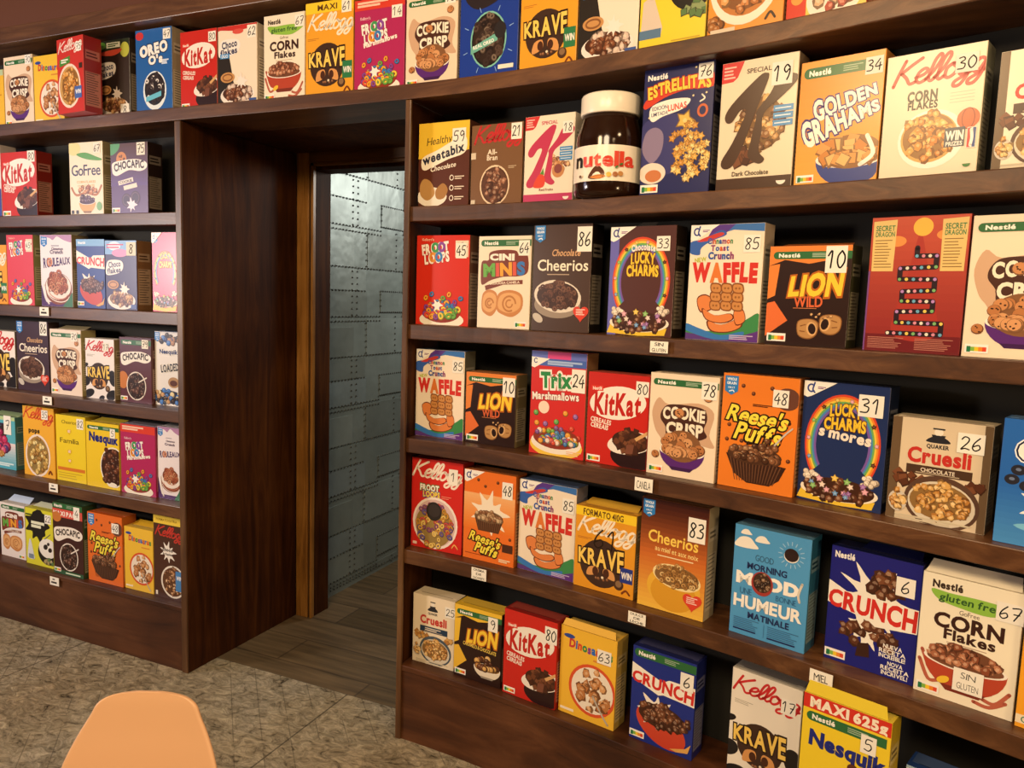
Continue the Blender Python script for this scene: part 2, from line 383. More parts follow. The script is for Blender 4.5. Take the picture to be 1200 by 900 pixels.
HAND = {
 '0': [[(.3,1),(.04,.7),(.04,.3),(.28,0),(.56,.3),(.56,.7),(.3,1)]], '1': [[(.02,.72),(.3,1),(.3,0)]],
 '2': [[(.04,.78),(.22,1),(.5,.9),(.48,.6),(.06,.02),(.32,.1),(.62,.03)]], '3': [[(.06,.92),(.38,.98),(.5,.75),(.2,.54),(.54,.4),(.46,.06),(.02,.04)]],
 '4': [[(.4,1),(.02,.36),(.62,.4)], [(.46,.66),(.44,0)]], '5': [[(.56,1),(.14,.98),(.08,.58),(.42,.6),(.56,.3),(.36,.02),(.02,.08)]],
 '6': [[(.46,1),(.14,.6),(.04,.2),(.26,0),(.54,.2),(.42,.46),(.08,.3)]], '7': [[(.02,.96),(.6,.98),(.22,0)], [(.16,.5),(.52,.52)]],
 '8': [[(.5,.9),(.24,1),(.1,.76),(.48,.34),(.4,.02),(.1,.06),(.12,.34),(.52,.74),(.5,.9)]], '9': [[(.52,.8),(.26,1),(.06,.74),(.24,.5),(.52,.72),(.5,.3),(.36,0)]]}
RND = random.Random(7)

class Art:
    """flat printing on a card face: x = u*w, z = v*h, each layer a hair in front of the last"""
    def __init__(s, mb, w, h, y0=-0.0003, x0=None, step=0.000015):
        s.mb = mb; s.w = w; s.h = h; s.y = y0; s.step = step; s.x0 = -w/2 if x0 is None else x0
        s.clip = True
    def up(s, k=1.0): s.y -= s.step*k
    def xy(s, u, v): return (u*s.w, v*s.h)
    def raw(s, pts, faces, col):
        # clip by clamping into the face
        if s.clip: pts = [(min(max(p[0], 0.0005), s.w-0.0005), min(max(p[1], 0.0005), s.h-0.0005)) for p in pts]
        s.mb.idx([(s.x0+p[0], s.y, p[1]) for p in pts], faces, col)
    def P(s, uv, col, k=1):
        s.up(k); pts = [s.xy(*p) for p in uv]; s._poly(pts, col)
    def _poly(s, pts, col):
        if len(pts) <= 4: s.raw(pts, [tuple(range(len(pts)))], col); return
        s.raw(pts, tessellate_polygon([[Vector((p[0], p[1], 0)) for p in pts]]), col)
    def Rc(s, u0, v0, u1, v1, col): s.P([(u0, v0), (u1, v0), (u1, v1), (u0, v1)], col)
    def grad(s, u0, v0, u1, v1, a, c, n=14):
        s.up()
        for i in range(n):
            y0 = v0+(v1-v0)*i/n; y1 = v0+(v1-v0)*(i+1)/n
            s.raw([s.xy(u0, y0), s.xy(u1, y0), s.xy(u1, y1), s.xy(u0, y1)], [(0, 1, 2, 3)], mixc(a, c, (i+.5)/n))
    def E(s, u, v, ru, rv, col, rot=0, a0=0, a1=360, n=28, k=1):
        s.up(k); cx, cy = s.xy(u, v); c_, s_ = math.cos(R(rot)), math.sin(R(rot)); pts = [] if a1-a0 >= 360 else [(cx, cy)]
        m = n if a1-a0 >= 360 else n+1
        for i in range(m):
            t = R(a0+(a1-a0)*i/n); x, y = ru*s.w*math.cos(t), rv*s.w*math.sin(t)
            pts.append((cx+x*c_-y*s_, cy+x*s_+y*c_))
        q = [(cx, cy)]+pts
        s.raw(q, [(0, i+1, (i+1) % len(pts)+1) for i in range(len(pts))], col)
    def ring(s, u, v, ru, rv, th, col, rot=0, a0=0, a1=360, n=24, k=1):
        s.up(k); cx, cy = s.xy(u, v); c_, s_ = math.cos(R(rot)), math.sin(R(rot)); pts = []
        for i in range(n+1):
            t = R(a0+(a1-a0)*i/n)
            for q in (1, -1):
                x, y = (ru+q*th/2)*s.w*math.cos(t), (rv+q*th/2)*s.w*math.sin(t)
                pts.append((cx+x*c_-y*s_, cy+x*s_+y*c_))
        s.raw(pts, [(2*i, 2*i+1, 2*i+3, 2*i+2) for i in range(n)], col)
    def stroke(s, pts, wd, col, smooth=True, n=5):
        """pts in metres on the face"""
        if smooth and len(pts) > 2: pts = catmull(pts, n)
        vs = []; fs = []; m = len(pts)
        for i, p in enumerate(pts):
            a = pts[max(0, i-1)]; c = pts[min(m-1, i+1)]; dx, dy = c[0]-a[0], c[1]-a[1]; d = math.hypot(dx, dy) or 1
            nx, ny = -dy/d*wd/2, dx/d*wd/2
            vs += [(p[0]+nx, p[1]+ny), (p[0]-nx, p[1]-ny)]
        fs = [(2*i, 2*i+1, 2*i+3, 2*i+2) for i in range(m-1)]
        for p in (pts[0], pts[-1]):
            k = len(vs); vs += [(p[0]+wd/2*math.cos(2*math.pi*j/8), p[1]+wd/2*math.sin(2*math.pi*j/8)) for j in range(8)]; fs.append(tuple(range(k, k+8)))
        s.raw(vs, fs, col)
    def S(s, uv, wd, col, k=1):
        s.up(k); s.stroke([s.xy(*p) for p in uv], wd*s.w, col)
    def T(s, txt, u, v, H, col, W=None, b=0.03, sh=0.0, rot=0, arc=0.0, grow=(1, 1), out=None, ow=0.07, out2=None, ow2=0.16, jit=0, cols=None, tr=0.09):
        b = b*1.25 if b > 0 else b; ow *= 1.55; ow2 *= 1.4; tr += 1.7*max(b, 0); pen = 0; items = []
        for ch in txt:
            if ch == ' ': pen += 0.32; continue
            vs, _ = glyph(ch); x0 = min(p[0] for p in vs); x1 = max(p[0] for p in vs)
            items.append((ch, pen-x0, pen, pen+x1-x0)); pen += x1-x0+tr
        tot = pen-tr; sx = (W/(tot*H)) if W else 1.0
        rnd = random.Random(len(txt)*7+3); js = [(rnd.uniform(-1, 1)*jit, rnd.uniform(-1, 1)*jit) for _ in items]
        cx, cy = s.xy(u, v); ca, sa = math.cos(R(rot)), math.sin(R(rot))
        passes = []
        if out2: passes.append((b+ow2, out2))
        if out: passes.append((b+ow, out))
        passes.append((b, None))
        for bo, oc in passes:
            s.up()
            for qi, (ch, off, a, c) in enumerate(items):
                vs, fs = glyph(ch, bo); t = (a+c)/2/tot; pts = []
                g = grow[0]+(grow[1]-grow[0])*t; dv = arc*(1-(2*t-1)**2) + js[qi][0]*.12; jr = js[qi][1]*.16
                for x, y in vs:
                    X = x+off; Y = y-0.5
                    X += Y*jr
                    gx = (X-tot/2)*sx + sh*Y; gy = Y*g+dv
                    x_, y_ = gx*H*s.w, gy*H*s.w
                    pts.append((cx+x_*ca-y_*sa, cy+x_*sa+y_*ca))
                s.raw(pts, fs, oc or (cols[qi % len(cols)] if cols else col))
    def script(s, u, v, H, W, col, th=0.135, rot=6, txt="Kellogg", sh=0.32, out=None):
        pen = 0; st = []
        for ch in txt:
            ps, adv = SCRIPT[ch]
            for p in ps: st.append([(x+pen, y) for x, y in p])
            pen += adv
        sx = W/(pen*H); cx, cy = s.xy(u, v); ca, sa = math.cos(R(rot)), math.sin(R(rot))
        for wd, cc in ([(th*1.7, out)] if out else [])+[(th, col)]:
            s.up()
            for p in st:
                q = []
                for x, y in catmull(p, 4):
                    gx = ((x-pen/2)*sx+sh*(y-.4))*H*s.w; gy = (y-.4)*H*s.w
                    q.append((cx+gx*ca-gy*sa, cy+gx*sa+gy*ca))
                s.stroke(q, wd*H*s.w, cc, False)
    def hand(s, txt, u, v, H, col='#161412', th=0.11, asp=1.0):
        s.up(3); wd = 0.78*asp; tot = wd*(len(txt)-1)+0.6*asp; cx, cy = s.xy(u, v)
        for i, ch in enumerate(txt):
            for p in HAND[ch]:
                s.stroke([(cx+(x*asp+i*wd-tot/2+0.06*(y-.5))*H*s.w, cy+(y-.5)*H*s.w) for x, y in p], th*H*s.w, col)
    def lines(s, u0, v0, u1, v1, n, col, th=0.012, seed=1):
        """rows of print too small to read"""
        r = random.Random(seed); s.up()
        for i in range(n):
            vv = v1-(v1-v0)*(i+.5)/n; e = u1-(u1-u0)*r.uniform(0, .35)
            hh = th*s.w/s.h
            s.raw([s.xy(u0, vv-hh/2), s.xy(e, vv-hh/2), s.xy(e, vv+hh/2), s.xy(u0, vv+hh/2)], [(0, 1, 2, 3)], col)
    def piece(s, kind, u, v, r, cols, rnd):
        c = rnd.choice(cols); dk = mixc(c, '#201008', .45); lt = mixc(c, '#fff4dc', .35); rot = rnd.uniform(0, 180)
        if kind == 'ring':
            s.ring(u, v, r*.78, r*.62, r*.72, dk, rot, n=10, k=.3); s.ring(u-.05*r, v+.1*r*s.w/s.h, r*.72, r*.58, r*.46, c, rot, n=10, k=.3)
        elif kind == 'ball':
            s.E(u, v, r, r*.95, dk, n=10, k=.3); s.E(u-.1*r, v+.15*r*s.w/s.h, r*.78, r*.74, c, n=10, k=.3); s.E(u-.25*r, v+.35*r*s.w/s.h, r*.3, r*.25, lt, n=6, k=.3)
        elif kind == 'sq':
            s._reg(u, v, r*1.1, 4, dk, rot, rnd); s._reg(u-.08*r, v+.1*r*s.w/s.h, r*.9, 4, c, rot, rnd)
        elif kind == 'flake':
            s._reg(u, v, r*1.25, 7, dk, rot, rnd, .6); s._reg(u-.1*r, v+.12*r*s.w/s.h, r*1.05, 6, c, rot, rnd, .6); s._reg(u-.15*r, v+.2*r*s.w/s.h, r*.5, 5, lt, rot, rnd, .5)
        elif kind == 'cookie':
            s.E(u, v, r, r*.92, dk, n=12, k=.3); s.E(u-.06*r, v+.08*r*s.w/s.h, r*.86, r*.8, c, n=12, k=.3)
            for _ in range(4): s.E(u+rnd.uniform(-.5, .5)*r, v+rnd.uniform(-.5, .5)*r*s.w/s.h, r*.15, r*.13, '#3a1d10', n=6, k=.3)
        elif kind == 'star':
            s.up(.3); cx, cy = s.xy(u, v); pts = [(cx+r*s.w*(1 if i % 2 == 0 else .55)*math.cos(R(rot+36*i)), cy+r*s.w*(1 if i % 2 == 0 else .55)*math.sin(R(rot+36*i))) for i in range(10)]
            s.raw([(cx, cy)]+pts, [(0, i+1, (i+1) % 10+1) for i in range(10)], dk)
            s.up(.3); s.raw([(cx, cy)]+[(cx+(p[0]-cx)*.8, cy+(p[1]-cy)*.8) for p in pts], [(0, i+1, (i+1) % 10+1) for i in range(10)], c)
            s.E(u, v, r*.2, r*.2, lt, n=6, k=.3)
    def _reg(s, u, v, r, n, col, rot, rnd, var=.18):
        s.up(.3); cx, cy = s.xy(u, v); pts = []
        for i in range(n):
            q = r*s.w*(1-var*rnd.random()); a = R(rot+360*i/n); pts.append((cx+q*math.cos(a), cy+q*math.sin(a)))
        s.raw(pts, [tuple(range(n))], col)
    def heap(s, kind, u, v, ru, rv, n, r, cols, seed=3, dome=False):
        rnd = random.Random(seed); ps = []
        for _ in range(n):
            a = rnd.uniform(0, 2*math.pi); q = math.sqrt(rnd.random())
            x, y = q*math.cos(a), q*math.sin(a)
            if dome and y < 0: y *= .25
            ps.append((x, y))
        ps.sort(key=lambda p: -p[1])
        if n >= 30 and kind != 'star':
            A_ = mixc(cols[0], '#20120a', .4); s.E(u, v+(rv*.18*s.w/s.h if dome else 0), ru, rv*(.85 if dome else 1), A_)
        for x, y in ps: s.piece(kind, u+x*ru, v+y*rv*s.w/s.h, r*rnd.uniform(.8, 1.15), cols, rnd)
    def bowl(s, u, v, ru, dep, col, kind, n, r, cols, rim='#f4ece0', dome=.3, seed=3, rv=None):
        """side view of a bowl: rim centre at (u, v), half width ru, depth dep"""
        k = s.w/s.h; rv = rv or ru*.28
        pts = [(u+ru*math.cos(R(a)), v+(dep if math.sin(R(a)) < 0 else rv)*math.sin(R(a))*k) for a in range(180, 361, 12)]
        s.P(pts, col)
        s.P([(u-ru*.55, v-dep*.82*k), (u+ru*.55, v-dep*.82*k), (u+ru*.4, v-dep*k), (u-ru*.4, v-dep*k)], mixc(col, '#100808', .35))
        s.E(u, v, ru, rv, rim); s.E(u, v, ru*.92, rv*.85, mixc(cols[0], '#2a180c', .35))
        s.heap(kind, u, v+.02, ru*.84, max(rv, dome), n, r, cols, seed, True)
    def nutri(s, u, v, sz=.22, on=0):
        hh = sz*.42*s.w/s.h; s.Rc(u-sz/2, v-hh/2, u+sz/2, v+hh/2, '#f6f2ea')
        for i, c in enumerate(['#23764a', '#82b548', '#f2c832', '#ea8a2e', '#dc4a2c']):
            a = u-sz*.42+i*sz*.168; q = hh*(.34 if i != on else .46)
            s.Rc(a, v-q*.9, a+sz*.168, v+q*.55, c)
    def band(s, v=.915, hh=.062, col='#2f6a3c', txt='Nestlé', u0=.05, u1=1.0, tc='#f8f4ea'):
        r = hh/2*s.h/s.w; s.Rc(u0+r, v-hh/2, u1, v+hh/2, col); s.E(u0+r, v, r, r, col, n=16)
        s.T(txt, u0+.2, v, r*1.05, tc, W=.26, b=.05); s.lines(u0+.48, v-hh*.3, u0+.72, v+hh*.3, 3, mixc(col, tc, .6), .01)
    def gm(s, big=True):
        s.P([(0, 1), (.4, 1), (.1, .875), (.05, .862), (0, .875)], '#f7f3ea')
        s.ring(.09, .94, .04, .045, .02, '#28408a', 0, 30, 330, 14); s.S([(.13, .985), (.11, .93), (.135, .905)], .02, '#28408a'); s.lines(.17, .935, .27, .958, 2, '#7a3a80', .01)
    def badge(s, u=.1, v=.92, sz=.17, txt=True):
        k = s.w/s.h; a = sz/2
        s.P([(u-a, v+a*1.3*k), (u+a, v+a*1.3*k), (u+a, v-a*.9*k), (u, v-a*1.5*k), (u-a, v-a*.9*k)], '#2f80c8')
        s.T('WHOLE', u, v+a*.85*k, sz*.2, '#f0f6fc', W=sz*.72, b=.04); s.T('GRAIN', u, v+a*.25*k, sz*.2, '#f0f6fc', W=sz*.72, b=.04)
        s.T('FIRST', u, v-a*.4*k, sz*.13, '#f0f6fc', W=sz*.5, b=.02); s.S([(u-a*.3, v-a*.95*k), (u+a*.2, v-a*.8*k), (u+a*.4, v-a*1.0*k)], .016, '#f0f6fc')
    def splash(s, u, v, r, col, n=11, seed=2, amp=.45):
        rnd = random.Random(seed); pts = []
        for i in range(n*2):
            q = r*(1 if i % 2 == 0 else 1-amp)*(1+rnd.uniform(-.18, .18)); a = math.pi*i/n
            pts.append((u+q*math.cos(a), v+q*math.sin(a)*s.w/s.h))
        q = catmull(pts, 3, True); s.up(); pts = [s.xy(*p) for p in q]; s.raw([s.xy(u, v)]+pts, [(0, i+1, (i+1) % len(pts)+1) for i in range(len(pts))], col)
    def heart(s, u, v, r, col='#d8432e'):
        pts = []
        for i in range(28):
            t = 2*math.pi*i/28; x = 16*math.sin(t)**3; y = 13*math.cos(t)-5*math.cos(2*t)-2*math.cos(3*t)-math.cos(4*t)
            pts.append((u+x/16*r, v+y/16*r*s.w/s.h))
        s.P(pts, col); s.lines(u-r*.6, v-r*.25*s.w/s.h, u+r*.6, v+r*.5*s.w/s.h, 4, '#f6d8cc', .012)
    def blob(s, pts, col): s.P(catmull(pts, 4, True), col)

CHOC = ['#5a3220', '#6d3e26', '#4a281a', '#7a4a30']
OATS = ['#d9a85e', '#c99048', '#e6bd78', '#b67c3a']
FLAKE = ['#e0a04c', '#d08a36', '#ecb564', '#c47a2c']
FRUIT = ['#e04a3c', '#f0a832', '#6fae4a', '#8a4aa0', '#3f7fc0', '#f2cf4a']
RINGC = ['#e8c46a', '#d9a94a', '#c98f3a', '#f0d48a']
MARSH = ['#f0d8c8', '#e6a8b8', '#8fc070', '#7aa8d8', '#f0c860', '#a878b8'] + CHOC[:2]
COOK = ['#c98a58', '#b87848', '#d69c6a']

def cookie_art(A, crisp=True):
    A.blob([(.05, .62), (.14, .76), (.3, .70), (.72, .74), (.95, .66), (.9, .45), (.97, .33), (.6, .36), (.3, .3), (.18, .38), (.1, .46)], '#cfa98a')
    A.blob([(.2, .64), (.3, .70), (.55, .71), (.8, .69), (.86, .6), (.82, .5), (.86, .42), (.6, .36), (.3, .38), (.26, .48), (.18, .56)], '#4a2a20')
    A.T('COOKIE', .52, .615, .16, '#f6ead4', W=.6, b=.05, arc=.15, out='#4a2a20', ow=.05)
    A.T('CRISP', .54, .475, .17, '#f6ead4', W=.52, b=.05, out='#4a2a20', ow=.05)
    rn = random.Random(1)
    A.piece('cookie', .46, .625, .075, COOK, rn)
    A.bowl(.52, .255, .33, .27, '#5a2a78', 'cookie', 34, .075, COOK, dome=.26)
    A.piece('cookie', .13, .2, .06, COOK, rn); A.piece('cookie', .86, .8, .065, COOK, rn)
    A.band(); A.nutri(.14, .06)
def kitkat_art(A):
    A.E(.9, .12, .4, .3, '#8a1c14'); A.E(.5, .685, .46, .245, '#f4ece0', 6); 
    A.T('KitKat', .5, .68, .29, '#c0251c', W=.74, b=.045, sh=.08, rot=3, grow=(1.1, 1.1))
    A.Rc(.06, .80, .26, .855, '#d83a2c'); A.T('Nestlé', .16, .828, .05, '#f8efe4', W=.15, b=.03, rot=4)
    A.T('CEREALES', .24, .475, .07, '#f6e6d8', W=.34, b=.04, rot=-6); A.T('CEREAIS', .22, .415, .07, '#f6e6d8', W=.29, b=.04, rot=-6)
    A.E(.78, .13, .36, .2, '#2a1414'); A.E(.74, .27, .38, .16, '#f2e8dc', 12); A.heap('sq', .74, .29, .3, .16, 34, .062, CHOC, 5)
    A.P([(.66, .15), (.78, .16), (.8, .26), (.68, .25)], '#7a4a38'); A.P([(.8, .33), (1, .42), (1, .38), (.83, .3)], '#d8a870'); A.nutri(.14, .055)
def waffle_art(A):
    A.P([(.38, 1), (1, 1), (1, .93), (.6, .95), (.3, .9)], '#3f74b8'); A.P([(.34, 1), (.62, 1), (.5, .93), (.25, .9)], '#5a3a90')
    A.blob([(0, .85), (.2, .88), (.42, .95), (.5, .91), (.3, .86), (.16, .8), (.14, .74), (0, .76)], '#3a62b0')
    A.blob([(.1, .86), (.4, .93), (.46, .91), (.25, .86)], '#c8403a'); A.gm()
    A.T('Cinnamon', .42, .86, .075, '#3a4a90', W=.34, b=.05, cols=['#2f5aa8', '#8a3a70', '#d0562e', '#3f8a58'])
    A.T('Toast', .42, .80, .075, '#8a3a70', W=.24, b=.05, cols=['#8a3a70', '#2f5aa8', '#d0562e']); A.T('Crunch', .44, .735, .09, '#2f5aa8', W=.34, b=.06, cols=['#2f5aa8', '#3a4a90', '#8a3a70'])
    A.T('NEW', .16, .70, .06, '#b8c050', W=.16, b=.04, rot=8)
    A.T('WAFFLE', .5, .60, .235, '#d0342c', W=.86, b=.075, jit=.6, cols=['#d0342c', '#dd7a38', '#d0342c', '#d0342c', '#d0342c', '#d0342c'])
    A.blob([(0, .1), (.25, .08), (.6, .1), (.85, .2), (1, .24), (1, .0), (0, .0)], '#3f8a50'); A.P([(0, 0), (1, 0), (1, .05), (.5, .02), (0, .06)], '#5a3a80')
    A.blob([(0, .14), (.2, .1), (.5, .05), (.8, .09), (.74, .03), (.4, .01), (0, .08)], '#3a7ac0'); A.P([(.55, 0), (1, 0), (1, .1)], '#5f3586')
    def bun(pts): A.blob(pts, '#6a3018'); m = [sum(p[k] for p in pts)/len(pts) for k in (0, 1)]; A.blob([(m[0]+(p[0]-m[0])*.92, m[1]+(p[1]-m[1])*.86) for p in pts], '#df8448')
    bun([(.14, .36), (.26, .40), (.4, .34), (.36, .27), (.2, .24)]); bun([(.22, .28), (.4, .22), (.62, .24), (.66, .19), (.5, .15), (.28, .18)]); bun([(.3, .17), (.5, .14), (.74, .2), (.78, .13), (.6, .075), (.36, .08)]); bun([(.66, .26), (.78, .28), (.82, .18), (.7, .14)])
    for i in range(3):
        x = .34+.15*i
        for j in range(3):
            y = .27+.075*j
            A.blob([(x+.03*j*0, y), (x+.13, y-.005), (x+.12, y+.07), (x-.01, y+.075)], '#8a5228'); A.blob([(x+.01, y+.008), (x+.118, y+.004), (x+.108, y+.06), (x+.003, y+.064)], '#c98a4e')
            for q in range(2): A.E(x+.035+.045*q, y+.034, .016, .016, '#96602e', n=6)
    A.lines(.62, .015, .95, .06, 3, '#c8b8d8', .012)
def lion_art(A, wild=True):
    o = '#e5843a' if wild else '#eec03a'
    A.P([(0, 1), (1, 1), (1, .89), (.5, .82), (.2, .86), (0, .8)], o); A.P([(0, .42), (.1, .44), (.28, .25), (0, .08)], '#e07038' if wild else '#e8b838'); A.P([(0, .8), (.14, .82), (.1, .5), (0, .46)], o)
    A.band(.905, .075)
    A.T('LION', .6, .62, .24, '#f4cc3c', W=.62, b=.05, sh=.22, rot=5, grow=(.95, 1.25), out='#b8641c', ow=.06)
    if wild:
        A.T('WILD', .52, .445, .13, '#d8653a', W=.34, b=.03, rot=2); A.lines(.34, .37, .64, .385, 1, '#c87a4a', .008)
    else: A.T('CARAMELO & CHOCOLATE', .55, .47, .065, '#f0d060', W=.7, b=.03, rot=-4)
    if wild:
        for (x, y, f) in ((.53, .17, 1), (.80, .22, -1)):
            A.blob([(x-.12, y+.075), (x+.02, y+.105), (x+.13, y+.07), (x+.12, y-.05), (x+.02, y-.1), (x-.11, y-.06)], '#8a5a30'); A.blob([(x-.11, y+.07), (x+.02, y+.098), (x+.12, y+.062), (x+.11, y-.045), (x+.02, y-.088), (x-.1, y-.055)], '#b98a54')
            A.E(x+.055*f, y+.005, .062, .085, '#d9ab74', 12*f); A.E(x+.06*f, y+.005, .045, .066, '#2a1610', 12*f); A.S([(x-.08*f, y+.03), (x-.02*f, y+.045)], .014, '#8a5a30'); A.S([(x-.085*f, y-.02), (x-.03*f, y-.025)], .014, '#8a5a30')
        A.heap('flake', .66, .3, .16, .04, 7, .018, ['#d9ab74', '#8a5a30'], 3)
    else: A.bowl(.72, .22, .28, .2, '#e8dcc8', 'ball', 26, .06, OATS+CHOC, dome=.2)
    A.nutri(.15, .075, .24)
def krave_circle(A, u=.47, v=.36, r=.36, bgc='#3f2a20'):
    A.E(u, v, r, r, bgc); A.T('KRAVE', u-.01, v+.07, .26, '#f6cf62', W=.74, b=.035, grow=(.85, 1.2), rot=2, out='#2a1810', ow=.06)
    for (x, y, f) in ((u-.12, v-.1, 1), (u+.12, v-.1, -1)):
        A.blob([(x-.11*f, y-.07), (x-.08*f, y+.03), (x+.06*f, y+.05), (x+.07*f, y-.03)], '#d99a5a'); A.E(x+.03*f, y-.005, .05, .07, '#4a2818')
    A.heap('ball', u, v-.17, .12, .04, 5, .025, ['#f0e0c0', '#8a5a38'], 2); A.E(u+.3, v-.2, .08, .08, '#4a3020'); A.E(u+.3, v-.19, .05, .05, '#8a6a4a')
def krave_art(A, kind='orange', top=None):
    if kind == 'orange':
        A.script(.52, .77 if top else .80, .26, .98, '#f7ead2', rot=-1 if top else 5)
        if top: A.Rc(0, .885, 1, 1, '#f5cf2e'); A.T(top, .46, .94, .095, '#5a3a18', W=.66 if len(top) > 7 else .4, b=.03)
        krave_circle(A, .46, .34)
        A.lines(.05, .60, .3, .63, 2, '#b8742a', .008); A.Rc(.78, .18, .98, .36, '#2f7a4c' if top != 'FORMATO 410G' else '#27398a'); A.T('WIN', .88, .27, .1, '#f4efe6', W=.16, b=.04); A.S([(.82, .05), (.88, .09), (.94, .05)], .03, '#7a3a1a')
    else:
        for (u, v, a, c) in ((.0, .28, .16, .12), (.1, .08, .2, .1), (.95, .36, .14, .2), (.9, .08, .2, .12), (.55, .02, .1, .06), (0, .55, .1, .05), (.75, .5, .05, .03)): A.E(u, v, a, c, '#1f1b1c', 20)
        A.script(.5, .86, .24, .98, '#cf2f30', rot=-2); A.lines(.06, .70, .34, .74, 3, '#a8a090', .008); krave_circle(A, .46, .38, .33)
def reese_art(A, alt=False):
    for (x, y) in ((.28, .9), (.42, .84), (.9, .62), (.12, .55), (.1, .42), (.3, .42), (.92, .3), (.66, .9)): A.E(x, y, .028, .028, '#5a2d18', n=10); A.E(x-.006, y+.006, .016, .016, '#8a5230', n=8)
    if not alt:
        A.badge(.12, .9, .18); A.T("Reese's", .5, .645, .21, '#f4e04a', W=.78, b=.03, sh=.25, rot=-5, out='#2a1710', ow=.06, tr=.04); A.T('Puffs', .52, .50, .23, '#f4e04a', W=.58, b=.035, sh=.25, rot=-5, out='#2a1710', ow=.075)
        A.E(.86, .82, .16, .14, '#6a4030'); A.lines(.42, .73, .7, .755, 2, '#5a2a10', .012)
        b0, k = .20, A.w/A.h
        A.P([(.1, .3), (.9, .24), (.82, .12), (.7, .06), (.4, .06), (.22, .13)], '#3a2014')
        for i in range(16): x = .13+.045*i; A.P([(x+.02, .28-.003*i), (x+.035, .28-.003*i), (.5+(x-.5)*.74+.02, .07), (.5+(x-.5)*.74+.01, .07)], '#6a4630')
        A.heap('ball', .48, .29, .36, .14, 60, .05, ['#6d452c', '#8a5a3a', '#a87a52', '#4a2c1a'], 4, True); A.heap('ball', .66, .40, .12, .07, 12, .042, ['#6d452c', '#8a5a3a'], 5); A.S([(.74, .42), (.86, .52), (.95, .58)], .02, '#c8c4bc')
    else:
        A.grad(0, .35, 1, .75, '#e8792a', '#f0b478'); A.gm(); A.splash(.5, .55, .36, '#f4e6d0', 9); 
        A.P([(.22, .5), (.78, .48), (.7, .34), (.3, .34)], '#4a2c1a')
        for i in range(12): x = .26+.042*i; A.P([(x, .48), (x+.012, .48), (.5+(x-.5)*.8+.01, .345), (.5+(x-.5)*.8, .345)], '#7a5236')
        A.heap('ball', .5, .49, .28, .12, 44, .045, ['#a8805a', '#8a5a3a', '#c8a882'], 4, True)
        A.T("Reese's", .45, .25, .16, '#f4e04a', W=.6, b=.03, sh=.25, rot=-8, out='#2a1710', ow=.08); A.T('Puffs', .48, .14, .16, '#f4e04a', W=.42, b=.05, sh=.25, rot=-8, out='#2a1710', ow=.08)
        A.Rc(.78, .15, .98, .24, '#4a2a1c'); A.lines(.05, .05, .6, .08, 1, '#8a3a10', .01); A.lines(.72, .03, .95, .07, 2, '#f0d8b0', .02)
def lucky_art(A, title='choc', bgc='#4a2722'):
    for i, c in enumerate(['#d8492e', '#e88a34', '#ecc84a', '#6fae5a', '#4a8ac0', '#7a5aa8']):
        A.ring(.5, .5, .43-.022*i, .60-.028*i, .028, c, 0, -38, 218, 36)
    A.heap('ball', .15, .23, .09, .07, 9, .04, ['#f2e6d4', '#e0d0bc'], 2); A.heap('ball', .84, .23, .09, .07, 9, .04, ['#f2e6d4', '#e0d0bc'], 3)
    if title == 'choc': A.T('Chocolate', .52, .80, .09, '#f4ece0', W=.36, b=.05, arc=.25); y = .70; q = .15
    elif title == 'smores': y = .77; q = .14; A.T("s'mores", .53, .585, .13, '#f2e4d4', W=.6, b=.05, rot=-6)
    else: y = .70; q = .17
    A.T('LUCKY', .52, y, q, '#f2c93a', W=.36, b=.05, arc=.2, out='#6a3a14', ow=.05); A.T('CHARMS', .52, y-.105, q, '#f2c93a', W=.48, b=.05, out='#6a3a14', ow=.05, arc=.1)
    A.P([(.0, .02), (.05, .1), (.5, .05), (.93, .08), (.9, .015), (.5, .0)], '#e8c23a'); A.E(.5, .12, .46, .13, '#f0e4d0', n=30)
    A.heap('flake', .5, .13, .42, .14, 30, .05, CHOC, 3); A.heap('star', .5, .15, .38, .12, 16, .05, MARSH[:6], 6)
    for i in range(10): t = R(-20+220*i/9); A.piece('star', .5+.40*math.cos(t), .5+.55*math.sin(t)*A.w/A.h, .035, MARSH[:6]+CHOC[:1], random.Random(i))
    if title == 'smores': A.P([(0, 1), (.34, 1), (.08, .9), (0, .91)], '#f7f3ea')
    A.gm()
